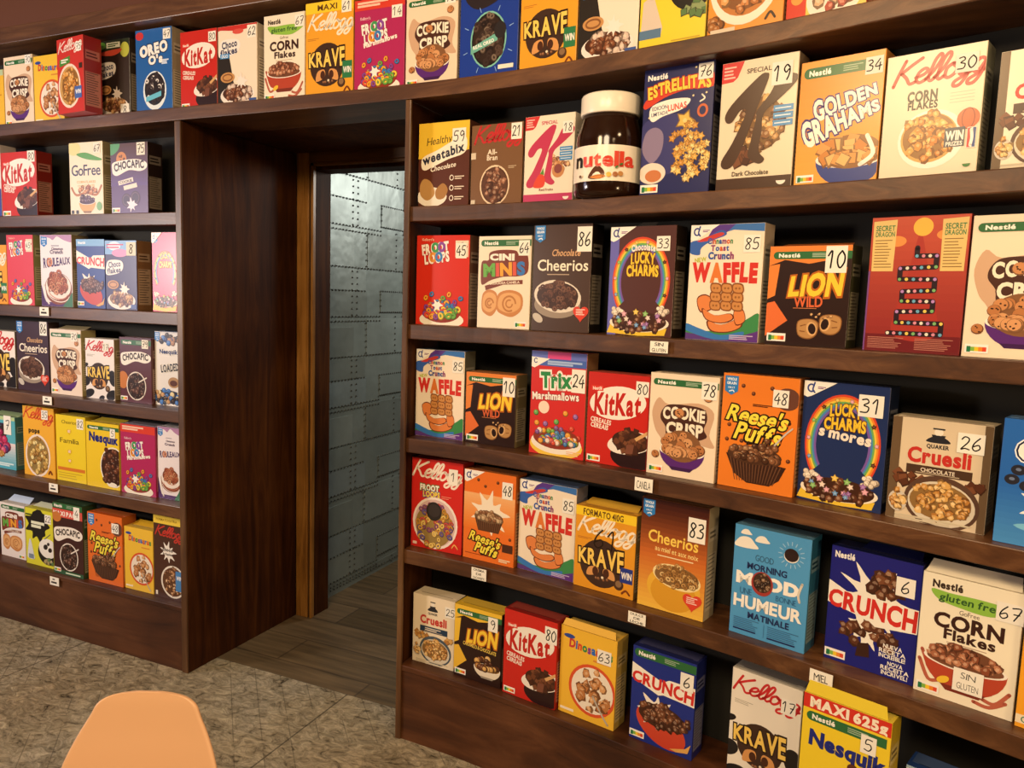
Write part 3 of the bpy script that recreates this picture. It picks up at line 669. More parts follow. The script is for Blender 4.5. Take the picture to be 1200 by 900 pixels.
def froot_art(A, marsh=False, title_v=.83):
    def ttl(u, v, sc_=1):
        A.T('FROOT', u, v, .16*sc_, '#f7f0e6', W=.5*sc_, b=.06, rot=7, out='#8a2a4a' if marsh else '#9a1c14', ow=.03); A.T('LOOPS', u+.03, v-.105*sc_, .16*sc_, '#f7f0e6', W=.46*sc_, b=.06, rot=7, out='#8a2a4a' if marsh else '#9a1c14', ow=.03)
        for du, dv, c in ((.0, .005, '#3f9a5a'), (.12, .01, '#8a4aa0'), (-.04, -.103, '#e0902e'), (.07, -.098, '#3f7fc0')): A.ring(u+du*sc_, v+dv*sc_, .05*sc_, .06*sc_, .045*sc_, c)
    if marsh:
        A.Rc(0, .885, 1, 1, '#d8402e'); A.lines(.06, .915, .7, .98, 2, '#f2c8b0', .035); ttl(.4, .70); A.T('Marshmallows', .52, .545, .08, '#f7f0e6', W=.66, b=.05, rot=9); A.T("Kellogg's", .22, .80, .05, '#f0c8d0', W=.2, b=.02)
    else: ttl(.36, .86); A.T("Kellogg's", .22, .955, .045, '#f0c8b0', W=.22, b=.02); A.Rc(.74, .76, .98, .94, '#e8d8c0'); A.heap('star', .86, .87, .09, .06, 6, .035, FRUIT, 3)
    A.E(.5, .06, .42, .14, '#f2ead8'); A.heap('ring', .5, .12, .36, .2, 54, .055, FRUIT, 8, True)
    for i in range(7): A.piece('ring', .2+.11*i, .3+.05*math.sin(i*2.1), .045, FRUIT, random.Random(i+4))
    A.splash(.42, .22, .1, '#f7f2e8', 6)
def frootbowl_art(A):
    A.script(.5, .86, .27, .98, '#f6e6d4', rot=-2); A.T('FROOT', .36, .685, .1, '#f7f0e6', W=.36, b=.06, out='#2f7a3c', ow=.08); A.T('LOOPS', .40, .615, .1, '#f2d048', W=.32, b=.06, out='#2f5a9a', ow=.08)
    A.E(.48, .3, .44, .44, '#f2e4da'); A.E(.48, .3, .40, .40, '#d8b8b4'); A.heap('ring', .46, .27, .36, .36, 70, .05, RINGC+['#8a4a78', '#c8504a', '#e8c46a', '#6a5a9a'], 5); A.E(.46, .43, .15, .16, '#2c2624'); A.E(.46, .44, .12, .11, '#3a3230')
    A.lines(.6, .58, .8, .62, 2, '#e89a80', .01); A.Rc(.05, .03, .13, .06, '#f0d0c0'); A.S([(.82, .06), (.87, .1), (.93, .06)], .02, '#f0b060')
def cheerios_art(A, kind='choc'):
    if kind == 'choc':
        A.T('Chocolate', .58, .74, .1, '#d8a878', W=.48, b=.02, sh=.2); A.T('Cheerios', .52, .625, .17, '#f6ead4', W=.86, b=.015); A.lines(.26, .525, .66, .545, 1, '#b8a088', .014)
        A.E(.45, .25, .40, .2, '#9a8a7a'); A.E(.45, .33, .41, .24, '#e2d6c6', -6); A.heap('ring', .45, .335, .36, .2, 80, .04, ['#5a3a2c', '#6d4636', '#45291e', '#7a5542'], 4)
        A.E(.12, .12, .1, .06, '#c8beb0', -30); A.heart(.86, .18, .13)
    else:
        A.grad(0, 0, 1, 1, '#e8a82e', '#3a1612', 1); A.grad(0, 0, 1, .5, '#f0c04a', '#c86a2c', 12); A.grad(0, .5, 1, 1, '#c86a2c', '#331210', 12)
        A.T('Cheerios', .5, .66, .17, '#f4cf5a', W=.74, b=.02, rot=-2); A.T('au miel et aux noix', .56, .555, .075, '#f2d488', W=.64, b=.015, rot=-2); A.lines(.28, .49, .84, .505, 1, '#f2e0b0', .014)
        A.E(.54, .22, .4, .3, '#e6b23c'); A.E(.54, .18, .34, .26, '#d89c2c'); A.E(.58, .33, .36, .17, '#f2dca0', -6); A.heap('ring', .58, .335, .33, .15, 70, .038, ['#c89858', '#a87840', '#e0bc80', '#8a6030'], 4); A.heart(.83, .15, .14)
    A.badge(.12, .92 if kind == 'choc' else .91, .18)
def gf_flakes_art(A):
    A.T('Nestlé', .26, .925, .085, '#3a2a20', W=.3, b=.05); A.blob([(.1, .875), (.3, .87), (.62, .875), (.92, .86), (.96, .83), (.7, .76), (.4, .77), (.18, .8)], '#8fc04a'); A.T('gluten free', .5, .83, .085, '#2f5a2c', W=.62, b=.03, sh=.1)
    A.T('GoFree', .5, .735, .055, '#6a5a4a', W=.2, b=0); A.T('CORN', .5, .645, .17, '#3a1f18', W=.68, b=.045); A.T('Flakes', .52, .54, .12, '#3a1f18', W=.5, b=.04); A.lines(.3, .465, .72, .48, 1, '#c0a890', .012)
    for (x0, y0, x1, y1) in ((.06, .36, .3, .2), (.04, .28, .25, .14), (.7, .1, .95, .2), (.62, .06, .92, .12)): A.S([(x0, y0), ((x0+x1)/2, min(y0, y1)-.01), (x1, y1)], .04, '#b8604a')
    A.bowl(.5, .33, .42, .36, '#b5452e', 'flake', 60, .055, ['#a8684a', '#8a4a30', '#c08260', '#74402a'], dome=.16, rv=.1); A.E(.3, .16, .07, .04, '#eec23a', 30); A.nutri(.15, .06, .24)
def kell_flakes_art(A):
    A.script(.54, .84, .27, .96, '#c93a34', rot=2); A.T('CORN', .40, .655, .115, '#2b2320', W=.30, b=.045); A.T('FLAKES', .41, .58, .085, '#2b2320', W=.30, b=.045)
    for i in range(4): A.Rc(.68, .64-.025*i, .92, .644-.025*i, '#b8ae9a')
    A.E(.52, .30, .34, .32, '#f4eee2'); A.E(.5, .31, .29, .27, '#d8a458'); A.heap('flake', .5, .32, .27, .25, 60, .055, FLAKE, 4)
    A.E(.88, .43, .11, .11, '#c8603a'); A.ring(.88, .43, .06, .11, .008, '#6a2a18'); A.Rc(.66, .22, .86, .37, '#4a4f5a'); A.T('WIN', .76, .31, .1, '#f0ede6', W=.17, b=.05); A.T('PRIZES', .76, .245, .045, '#f0ede6', W=.16, b=.03)
    A.Rc(.88, .2, .97, .36, '#e8e4dc'); A.Rc(.885, .205, .92, .355, '#c83a3a'); A.Rc(.935, .205, .965, .355, '#2f4a8a'); A.S([(.92, .34), (.93, .28), (.92, .22)], .03, '#f4f0e8')
    A.E(.90, .08, .04, .035, '#3f7a3c', 0, 180, 360)
def specialk_art(A, red=False):
    c = '#c03a5a' if red else '#4a3224'; k = A.w/A.h
    A.P([(0, 1), (.3, 1), (.22, .88), (.16, .85), (0, .845)], '#cf3a3a'); A.lines(.03, .87, .2, .975, 4, '#f0c0b4', .02); A.T('SPECIAL', .5, .915, .06, c, W=.32, b=.02)
    if red: A.heap('flake', .72, .45, .18, .16, 16, .06, ['#c88a58', '#8a4a34', '#e0b080'], 2)
    else: A.heap('flake', .56, .5, .3, .34, 60, .06, ['#b8864a', '#8a5a30', '#d8aa68', '#6a4020'], 2); A.heap('sq', .3, .26, .22, .08, 12, .08, CHOC, 4)
    A.blob([(.08, .6), (.2, .7), (.5, .86), (.6, .88), (.63, .84), (.5, .62), (.34, .34), (.22, .2), (.1, .18), (.06, .24), (.2, .38), (.36, .6), (.28, .62), (.18, .54), (.1, .54)], c)
    A.blob([(.98, .84), (.78, .84), (.66, .72), (.5, .6), (.5, .55), (.44, .36), (.42, .26), (.56, .2), (.64, .23), (.56, .3), (.58, .44), (.6, .58), (.8, .68), (.98, .78)], c)
    if red:
        A.blob([(.2, .2), (.34, .34), (.44, .28), (.42, .19), (.3, .17)], '#dc4a34'); A.P([(.34, .33), (.4, .4), (.42, .32)], '#5a8a3a'); A.E(.7, .36, .12, .12, '#c88a58'); A.E(.7, .38, .08, .08, '#8a4a44')
        A.Rc(0, 0, 1, .1, '#c03a66'); A.T('Red Fruits', .47, .15, .045, '#8a4a4a', W=.28, b=.02)
    else: A.Rc(0, 0, 1, .1, '#4a3224'); A.T('Dark Chocolate', .46, .135, .06, '#4a3a2c', W=.48, b=.02)
    for i in range(3): A.Rc(.72, .58-.055*i, .97, .625-.055*i, '#4a8ec8'); A.lines(.74, .59-.055*i, .95, .615-.055*i, 1, '#d8e6f2', .014)
    A.E(.87, .06, .06, .05, '#f2e8dc', 0, 180, 360)
def nesquik_art(A, maxi=False, loaded=False):
    if loaded:
        A.heap('ball', .5, .12, .6, .2, 40, .09, ['#1f3f7a', '#2a1c18', '#3f7ac8', '#e8d8a8', '#16283f', '#c89a68'], 3); A.heap('ball', .6, .9, .5, .12, 16, .1, ['#1f3f7a', '#2a1c18', '#3f7ac8', '#b08060'], 5); A.E(.75, .32, .22, .16, '#b08a60'); A.E(.75, .31, .15, .09, '#5a3020')
        A.T('Nesquik', .56, .735, .13, '#20356e', W=.7, b=.05, out='#f4efe4', ow=.08); A.T('LOADED', .6, .52, .22, '#1a1a20', W=.7, b=.04, rot=8, out='#f4efe4', ow=.05); A.badge(.12, .93, .2); return
    y = .70 if maxi else .775
    if maxi: A.Rc(0, .90, 1, 1, '#cf3426'); A.T('MAXI 625g', .52, .95, .12, '#f6ead4', W=.86, b=.06); A.band(.85, .065, u1=.96)
    else: A.band(.92, .06)
    A.T('Nesquik', .53, y, .19, '#1f2a7c', W=.84, b=.055, rot=-2, tr=.06)
    A.E(.82, .34, .38, .4, '#3a2018'); A.ring(.82, .34, .38, .42, .03, '#f0e8d8'); A.heap('ball', .82, .33, .33, .36, 60, .06, ['#5a3020', '#74402a', '#43241a'], 4); A.E(.62, .6, .06, .055, '#5a3020'); A.E(.78, .07, .14, .05, '#f2ead8')
    A.heap('ball', .6, .12, .1, .05, 5, .06, ['#5a3020'], 3)
def chocapic_art(A, kind='std'):
    if kind == 'maxi': A.Rc(0, .8, 1, .915, '#d8564a'); A.T('MAXI PACK', .46, .855, .105, '#f8ece0', W=.84, b=.05); A.band(.958, .075, u0=0); yy = .55
    elif kind == 'cookie': A.blob([(0, 1), (.25, 1), (.2, .9), (0, .84)], '#5aa06a'); A.E(.3, .78, .14, .14, '#d08a48'); A.heap('ball', .3, .78, .09, .09, 6, .02, CHOC, 3); yy = .64
    else: A.band(.925, .075); yy = .66
    k = A.w/A.h
    A.blob([(.04, yy), (.06, yy+.09), (.3, yy+.12), (.7, yy+.13), (.96, yy+.08), (.97, yy), (.8, yy-.04), (.5, yy-.02), (.2, yy-.09), (.07, yy-.07)], '#f4ece0')
    A.T('CHOCAPIC', .5, yy+.035, .145, '#2a1812', W=.8, b=.045, arc=.3, rot=3)
    if kind == 'cookie':
        A.P([(.2, .47), (.6, .52), (.62, .46), (.22, .41)], '#e8dcc8'); A.T('COOKIE', .41, .465, .05, '#3a2a3a', W=.34, b=.03, rot=7); A.P([(.34, .40), (.7, .44), (.72, .38), (.36, .34)], '#e8dcc8')
        for x, y in ((.42, .2), (.66, .23)): A.E(x, y, .13, .13, '#3a2030'); A.ring(x, y, .1, .1, .02, '#6a4a5a')
        A.splash(.56, .13, .14, '#e8e0e8', 7)
    else:
        A.E(.1, .34, .17, .2, '#c87a3a') if kind == 'std' else A.E(.14, .8, .15, .12, '#c87a3a')
        v = .26; A.E(.52, v, .31, .33, '#e8ddd0'); A.E(.52, v, .28, .3, '#2a1a1c'); A.heap('flake', .52, v, .26, .28, 55, .05, ['#3f2620', '#533228', '#2c1a18', '#684236'], 4); A.S([(.6, v+.06), (.85, v+.14)], .03, '#e8ddd0')
        if kind == 'maxi': A.Rc(0, 0, 1, .06, '#2f5a3c'); A.lines(.4, .015, .92, .045, 1, '#d8e8d0', .03)
    A.nutri(.13, .06, .22)
def choco_flakes_art(A, kind='dark'):
    if kind == 'white':
        A.P([(0, .0), (.62, .0), (.4, .3), (.3, .6), (0, .68)], '#2a2420'); A.blob([(0, 1), (1, 1), (.9, .955), (.5, .93), (.1, .955), (0, .95)], '#c8322c')
        A.E(.52, .92, .14, .05, '#d8564a')
    elif kind == 'green':
        A.Rc(0, .86, 1, 1, '#26301c'); A.E(.12, .94, .16, .08, '#5a9a3a'); A.Rc(.3, .9, .72, .97, '#e8ecd8'); A.lines(.34, .91, .68, .96, 2, '#3a5a2c', .025); A.E(.86, .86, .14, .16, '#b8bc4a'); A.blob([(0, .85), (.72, .88), (.7, .83), (.5, .8), (.2, .81), (0, .83)], '#d0503c')
    elif kind == 'blue':
        A.Rc(0, .8, 1, 1, '#7fb0e0'); A.E(.3, .92, .2, .1, '#d8e6f4'); A.E(.48, .82, .26, .09, '#d88ab8'); A.lines(.05, .88, .62, .96, 2, '#c84a6a', .03)
    y = .62 if kind != 'white' else .735
    A.blob([(.02, y-.1), (.06, y+.06), (.2, y+.1), (.5, y+.09), (.58, y+.02), (.5, y-.07), (.2, y-.12)], '#f2ece4')
    A.T('Choco', .3, y+.04, .13, '#262a52', W=.38, b=.04, rot=6); A.T('flakes', .28, y-.05, .12, '#262a52', W=.42, b=.04, rot=6)
    if kind == 'white': A.Rc(.06, .6, .3, .66, '#3a8ac8'); A.T('DUO', .18, .63, .06, '#eef4fa', W=.16, b=.04)
    A.E(.5, .13, .44, .2, '#f0e6dc'); A.heap('flake', .5, .16, .38, .16, 40, .07, ['#d8aa70', '#8a5234', '#c08a50', '#5a3020'] if kind != 'white' else ['#6a3a24', '#8a5234', '#d8c0b0'], 4)
    A.E(.25, .36, .18, .1, '#c89258'); A.ring(.25, .36, .12, .06, .03, '#8a5a34'); A.splash(.6, .3, .15, '#f2e8de', 8); A.Rc(.8, .02, .98, .08, '#3f5a9a' if kind != 'green' else '#f0ece0')
def cini_art(A, spanish=True):
    A.blob([(.06, .3+.22), (.07, .72), (.2, .74), (.22, .82), (.4, .85), (.7, .845), (.78, .8), (.93, .8), (.95, .62), (.8, .57), (.5, .56), (.25, .52), (.1, .47)], '#7a3a2c')
    A.T('CINI', .46, .775, .1, '#f6ede0', W=.44, b=.07); A.T('MINIS', .5, .645, .2, '#4a9a4a', W=.76, b=.06, cols=['#6aae4a', '#d85a4a', '#eea63a', '#d85a4a', '#3f7ac0'], rot=3)
    if spanish: A.P([(.14, .46), (.5, .52), (.86, .53), (.86, .485), (.5, .475), (.16, .41)], '#7a3a2c'); A.T('DELICIOSA CANELA', .52, .497, .04, '#f2e2cc', W=.56, b=.03, rot=3)
    for (x, y, r) in ((.24, .27, .15), (.62, .27, .24)): A.blob([(x-r, y-.06), (x-r*.9, y+.1), (x, y+.15), (x+r*.95, y+.1), (x+r, y-.05), (x+r*.3, y-.14), (x-r*.5, y-.12)], '#c8864e'); A.blob([(x-r*.85, y-.05), (x-r*.75, y+.08), (x, y+.12), (x+r*.8, y+.08), (x+r*.82, y-.04), (x, y-.1)], '#e0aa70'); A.ring(x, y, r*.5, r*.5, .03, '#b87840', 0, 0, 300); A.ring(x, y, r*.25, r*.25, .025, '#b87840', 0, 60, 360)
    A.band(.925, .07); A.nutri(.84, .05, .22)
def rouleaux_art(A):
    A.badge(.13, .93, .2); A.blob([(0, 1), (.3, .96), (.42, .93), (.55, .98), (.75, .93), (1, .9), (1, 1)], '#b888b0'); A.lines(.36, .84, .62, .86, 1, '#8a8a9a', .02); A.T('Cinnamon', .55, .81, .06, '#5a4a68', W=.36, b=.04); A.T('Crunch', .52, .765, .075, '#5a4a68', W=.4, b=.05)
    A.T('ROULEAUX', .52, .63, .17, '#4a3468', W=.84, b=.04, grow=(1.25, .8), rot=4); A.ring(.3, .62, .07, .08, .03, '#d88a58'); A.ring(.3, .62, .03, .035, .02, '#d88a58')
    A.blob([(0, .3), (.1, .12), (.2, 0), (0, 0)], '#4a2a60'); A.Rc(0, 0, 1, .06, '#55306a'); A.E(.55, .25, .43, .34, '#8a4a34'); A.E(.55, .28, .4, .28, '#f2e6dc'); A.heap('ring', .52, .33, .32, .22, 32, .075, ['#b8684a', '#c88460', '#a05238', '#d8a078'], 4)
    for k in range(4): A.ring(.55, .2+.02*k, .36-.05*k, .2-.03*k, .02, '#c8806a' if k % 2 else '#f2e6dc', -8, 190, 350)
    A.S([(.1, .3), (.16, .12), (.24, .04)], .05, '#f2ece6'); A.blob([(.7, 0), (1, .0), (1, .2), (.85, .1)], '#3f7a58')
def trix_art(A):
    A.Rc(0, .93, 1, 1, '#6a78c8'); A.Rc(.3, .92, .72, 1, '#d84a8a'); A.Rc(.0, .86, 1, .93, '#4a68b8'); A.lines(.3, .87, .95, .915, 2, '#a8c0e8', .03); A.P([(0, .94), (.34, .93), (.06, .835), (0, .845)], '#f7f3ea'); A.ring(.08, .905, .03, .035, .016, '#28408a', 0, 30, 330, 12)
    A.T('Trix', .46, .735, .24, '#2f8a4a', W=.52, b=.06, rot=3, out='#f7f2e8', ow=.09); A.T('Marshmallows', .46, .58, .12, '#f7f2e8', W=.84, b=.04, rot=3, out='#8a2a38', ow=.04, jit=.3)
    for (x, y) in ((.12, .4), (.24, .46), (.3, .3), (.5, .33), (.78, .28), (.9, .2), (.14, .3), (.66, .42), (.84, .4)): A.piece('ball', x, y, .05, ['#e8a03a', '#d8503a', '#9a6ab0', '#6fae5a'], random.Random(int(x*100)))
    A.E(.26, .46, .1, .1, '#f4dcc8'); A.E(.5, .1, .48, .2, '#f0c84a'); A.E(.5, .13, .46, .18, '#f2e8d8'); A.heap('ball', .5, .15, .42, .2, 60, .05, ['#d8503a', '#e8a03a', '#7aae4a', '#8a5a9a', '#f2d8c8', '#4a80b8'], 4, True); A.lines(.7, .02, .98, .07, 3, '#f0c0a0', .012)
def golden_art(A):
    A.grad(0, 0, 1, .9, '#f0a848', '#e8913a'); A.band(.905, .085, u0=.04, u1=.82)
    A.T('GOLDEN', .56, .655, .17, '#f8f2e8', W=.74, b=.05, rot=14, grow=(1.5, .7), out='#3a2a78', ow=.06); A.T('GRAHAMS', .52, .50, .19, '#f8f2e8', W=.92, b=.05, rot=17, grow=(1.7, .65), out='#3a2a78', ow=.06)
    A.bowl(.68, .2, .42, .34, '#33438c', 'sq', 30, .1, ['#dd9a54', '#c8823c', '#eab470'], dome=.24); A.S([(.86, .36), (.94, .22), (.8, .14)], .05, '#f4efe6'); A.nutri(.14, .06, .22)
def estrellitas_art(A):
    A.E(.35, .4, .5, .4, '#3a3a72'); A.T('Nestlé', .2, .93, .07, '#f2efe8', W=.28, b=.05)
    A.blob([(.03, .75), (.3, .86), (.65, .905), (.99, .9), (.99, .8), (.6, .8), (.3, .76), (.04, .69)], '#d0402a'); A.T('ESTRELLITAS', .51, .825, .155, '#f4d04a', W=.88, b=.05, rot=4, arc=.35, out='#b02818', ow=.05)
    A.blob([(.1, .63), (.14, .71), (.4, .745), (.68, .73), (.58, .66), (.3, .62), (.16, .585)], '#f4efe4'); A.T('EDICIÓN', .25, .69, .05, '#2a2a5a', W=.22, b=.01, rot=4); A.T('LIMITADA', .25, .645, .05, '#2a2a5a', W=.24, b=.01, rot=4); A.T('LUNAS', .5, .685, .08, '#d8503a', W=.26, b=.04, rot=5)
    A.S([(.82, .70), (.88, .72), (.84, .75)], .02, '#f0ead8')
    for (x, y) in ((.74, .96), (.9, .76), (.72, .75), (.1, .62), (.95, .9)): A.piece('star', x, y, .02, ['#f0e0b0'], random.Random(3))
    A.piece('star', .62, .57, .15, ['#e8b85a'], random.Random(8)); A.ring(.86, .63, .06, .07, .03, '#c8643a'); A.blob([(.02, .36), (.06, .5), (.2, .54), (.32, .48), (.3, .34), (.16, .26)], '#8a7a98'); A.E(.18, .18, .2, .14, '#e8d8c8'); A.E(.2, .16, .12, .08, '#c87a4a')
    A.heap('star', .7, .33, .3, .36, 90, .06, ['#ecc06a', '#dfa84c', '#f4d48a', '#c88c3a'], 4); A.nutri(.15, .06, .26)
def weetabix_art(A):
    A.Rc(0, .58, 1, 1, '#eac13a'); A.blob([(0, .55), (.3, .5), (.7, .58), (1, .66), (1, .55), (.5, .45), (0, .4)], '#5a3024'); A.T('Healthy', .42, .795, .13, '#3a2a1c', W=.5, b=0, sh=.2, rot=5)
    A.blob([(.06, .5), (.1, .6), (.4, .68), (.7, .78), (.9, .82), (.96, .74), (.9, .62), (.6, .56), (.3, .48), (.12, .44)], '#f4ecda'); A.T('weetabix', .49, .63, .15, '#262a3c', W=.82, b=.04, sh=.15, rot=14); A.T('Chocolate', .5, .475, .08, '#f4ecda', W=.5, b=.02, sh=.3, rot=8)
    A.E(.28, .12, .3, .16, '#f0e6d6'); A.blob([(.04, .26), (.12, .34), (.26, .3), (.34, .16), (.2, .08), (.06, .14)], '#b98d54'); A.blob([(.36, .2), (.5, .28), (.6, .2), (.52, .1), (.38, .1)], '#a87a46')
    for y in (.34, .22, .1): A.ring(.67, y, .035, .04, .014, '#f0e6d6'); A.lines(.73, y-.025, .92, y+.025, 2, '#e8dcc8', .016)
def allbran_art(A):
    A.script(.54, .87, .28, 1.0, '#c22f30', rot=3); A.T('All-', .42, .66, .085, '#f0e2cc', W=.18, b=.03); A.T('Bran', .42, .59, .085, '#f0e2cc', W=.2, b=.03); A.E(.48, .245, .29, .33, '#e8cfae'); A.E(.48, .245, .265, .30, '#5a3826'); A.heap('flake', .48, .245, .23, .27, 40, .065, ['#8a5a42', '#744832', '#a87458', '#5e3a28'], 4)
    A.Rc(.0, .58, .1, .66, '#d8c8b0'); A.lines(.74, .44, .9, .48, 2, '#c8b090', .012); A.Rc(.02, .02, .1, .07, '#d8c8b0')
def cruesli_art(A, choc=True):
    d = '#4a3426' if choc else '#233a54'
    if choc: A.Rc(0, 0, .1, 1, '#6a543c'); A.Rc(.92, 0, 1, 1, '#6a543c')
    A.E(.48, .86, .07, .045, '#2a2a30', 0, 180, 360); A.E(.48, .885, .045, .04, '#efe6d6'); A.Rc(.42, .91, .54, .925, '#2a2a30'); A.blob([(.36, .79), (.44, .85), (.52, .85), (.6, .79)], '#2a2a30'); A.T('QUAKER', .48, .75, .045, '#2a2a30', W=.22, b=.04)
    A.T('Cruesli', .5, .655, .17, '#c4342c', W=.62, b=.045); A.Rc(.18, .47, .84, .555, d); A.T('CHOCOLATE', .5, .515, .045, '#e8dcc8', W=.34, b=.02) if choc else A.lines(.3, .49, .7, .54, 2, '#e8dcc8', .018); A.lines(.28, .478, .74, .492, 1, '#b8a890', .01)
    A.heap('sq', .2, .43, .16, .08, 8, .07, CHOC if choc else OATS, 2); A.heap('sq', .86, .4, .1, .1, 5, .07, CHOC if choc else OATS, 7)
    A.E(.56, .22, .38, .3, '#5a4032' if choc else '#4a5866', -6); A.E(.56, .21, .34, .25, '#d8cdb8', -6); A.heap('flake', .55, .23, .31, .2, 70, .05, OATS, 4); A.E(.12, .18, .1, .12, '#cfc6b8'); A.heap('flake', .12, .2, .07, .1, 14, .045, OATS, 5); A.lines(.1, .01, .9, .06, 2, '#cfc3a8', .02)
def oreo_art(A, kind='a'):
    if kind == 'a':
        A.E(.12, .93, .11, .08, '#c8383a'); A.T('OREO', .5, .765, .2, '#f7f4ee', W=.74, b=.07, rot=7, out='#16244a', ow=.06); A.ring(.24, .745, .075, .09, .05, '#f7f4ee'); A.T("O's", .55, .64, .16, '#f7f4ee', W=.36, b=.07, rot=5, out='#16244a', ow=.05); A.lines(.72, .57, .92, .63, 3, '#dfe8f4', .025)
        A.E(.52, .27, .32, .38, '#e8f0f2'); A.E(.52, .29, .28, .32, '#1e2634'); A.heap('ring', .52, .3, .26, .28, 46, .055, ['#2a2224', '#3a3032', '#e8e4de', '#221a1c'], 4); A.P([(.28, .2), (.7, .26), (.7, .2), (.28, .14)], '#6ac0d8')
    elif kind == 'b':
        A.blob([(.1, .95), (.1, .82), (.3, .72), (.6, .76), (.9, .9), (.9, 1), (.1, 1)], '#2a2226'); A.ring(.46, .9, .09, .11, .05, '#f7f4ee'); A.T('CEREAL', .7, .84, .06, '#f7f4ee', W=.24, b=.05, rot=14); A.T('O', .3, .97, .16, '#f7f4ee', b=.07)
        A.E(.5, .4, .31, .4, '#7fc0b0'); A.E(.5, .4, .285, .375, '#1e1a1c'); A.heap('ring', .5, .4, .26, .34, 60, .05, ['#3a2c28', '#54423a', '#221a1a', '#7a6a5c'], 4); A.P([(.2, .34), (.66, .46), (.66, .38), (.2, .27)], '#6fb4a4'); A.T('REAL OREO', .42, .362, .05, '#f4f4ee', W=.36, b=.04, rot=12); A.E(.7, .48, .1, .12, '#2a2628'); A.lines(.68, .08, .95, .14, 1, '#f0ead8', .06)
        for i in range(8): a = R(45*i+20); A.S([(.5+.38*math.cos(a), .4+.30*math.sin(a)), (.5+.45*math.cos(a), .4+.35*math.sin(a))], .012, '#8ab0e8')
    else:
        A.T('OREO', .62, .76, .22, '#f7f4ee', W=.86, b=.06, out='#16244a', ow=.06, out2='#f0f4f8', ow2=.12)
        for (x, y) in ((.2, .6), (.14, .52), (.3, .48), (.55, .5), (.7, .58)): A.E(x, y, .08, .065, '#2a2a34'); A.E(x, y+.004, .03, .02, '#6a7a9a')
        A.splash(.6, .34, .36, '#eef2f4', 9); A.heap('ring', .6, .34, .3, .2, 36, .06, ['#2a2a34', '#3a3640', '#1e1c24'], 4); A.blob([(.2, .16), (.6, .22), (1, .3), (1, .1), (.6, .1)], '#7ac0e4')
def crunch_art(A, kind='new'):
    if kind == 'new':
        A.T('Nestlé', .16, .935, .075, '#f4f0e8', W=.22, b=.05); A.splash(.52, .62, .4, '#f4efe2', 12, 5); A.splash(.46, .36, .26, '#f4efe2', 11, 7)
        A.heap('flake', .62, .76, .2, .14, 14, .08, CHOC, 4); A.heap('flake', .5, .28, .36, .14, 18, .075, CHOC, 8); A.P([(.36, .1), (.52, .12), (.5, .24), (.38, .22)], '#3a2018')
        A.P([(0, .70), (.42, .565), (.52, .635), (1, .63), (1, .43), (.55, .395), (.48, .43), (0, .505)], '#f4efe2'); A.T('CRUNCH', .5, .545, .235, '#d0302a', W=.96, b=.045, grow=(.85, 1.05), rot=-2)
        for i, t in enumerate(('NUEVA', 'RECETA', 'INCREÍBLE!')): A.T(t, .76, .265-.042*i, .05, '#f4f0e8', W=(.2, .28, .28)[i], b=.025)
        for i, t in enumerate(('NOVA', 'RECEITA', 'INCRÍVEL!')): A.T(t, .8, .125-.042*i, .05, '#f4f0e8', W=(.16, .3, .28)[i], b=.025)
    else:
        if kind == 'band': A.band(.935, .085, u0=.03); yt = .7
        else: A.Rc(0, .9, 1, 1, '#7ab0dc'); A.T('Nestlé', .2, .95, .06, '#f0f4f8', W=.26, b=.05); yt = .72
        A.P([(0, yt+.12), (.5, yt), (.6, yt+.045), (1, yt+.05), (1, yt-.15), (.52, yt-.13), (.44, yt-.15), (0, yt-.045)], '#f4efe2'); A.T('CRUNCH', .5, yt-.035, .2, '#d0302a', W=.96, b=.045, grow=(.8, 1.05), rot=-3)
        A.E(.5, .22, .42, .26, '#c8452e', -24); A.splash(.44, .36, .3, '#f2e8dc', 8, 4); A.heap('flake', .5, .33, .36, .18, 60, .06, CHOC+['#8a5a44'], 4); A.heap('flake', .86, .36, .08, .12, 6, .055, CHOC, 5); A.P([(.66, .04), (.9, .1), (.98, .16), (.94, .06), (.76, .03)], '#e0a85a')
    A.nutri(.13, .065, .24)
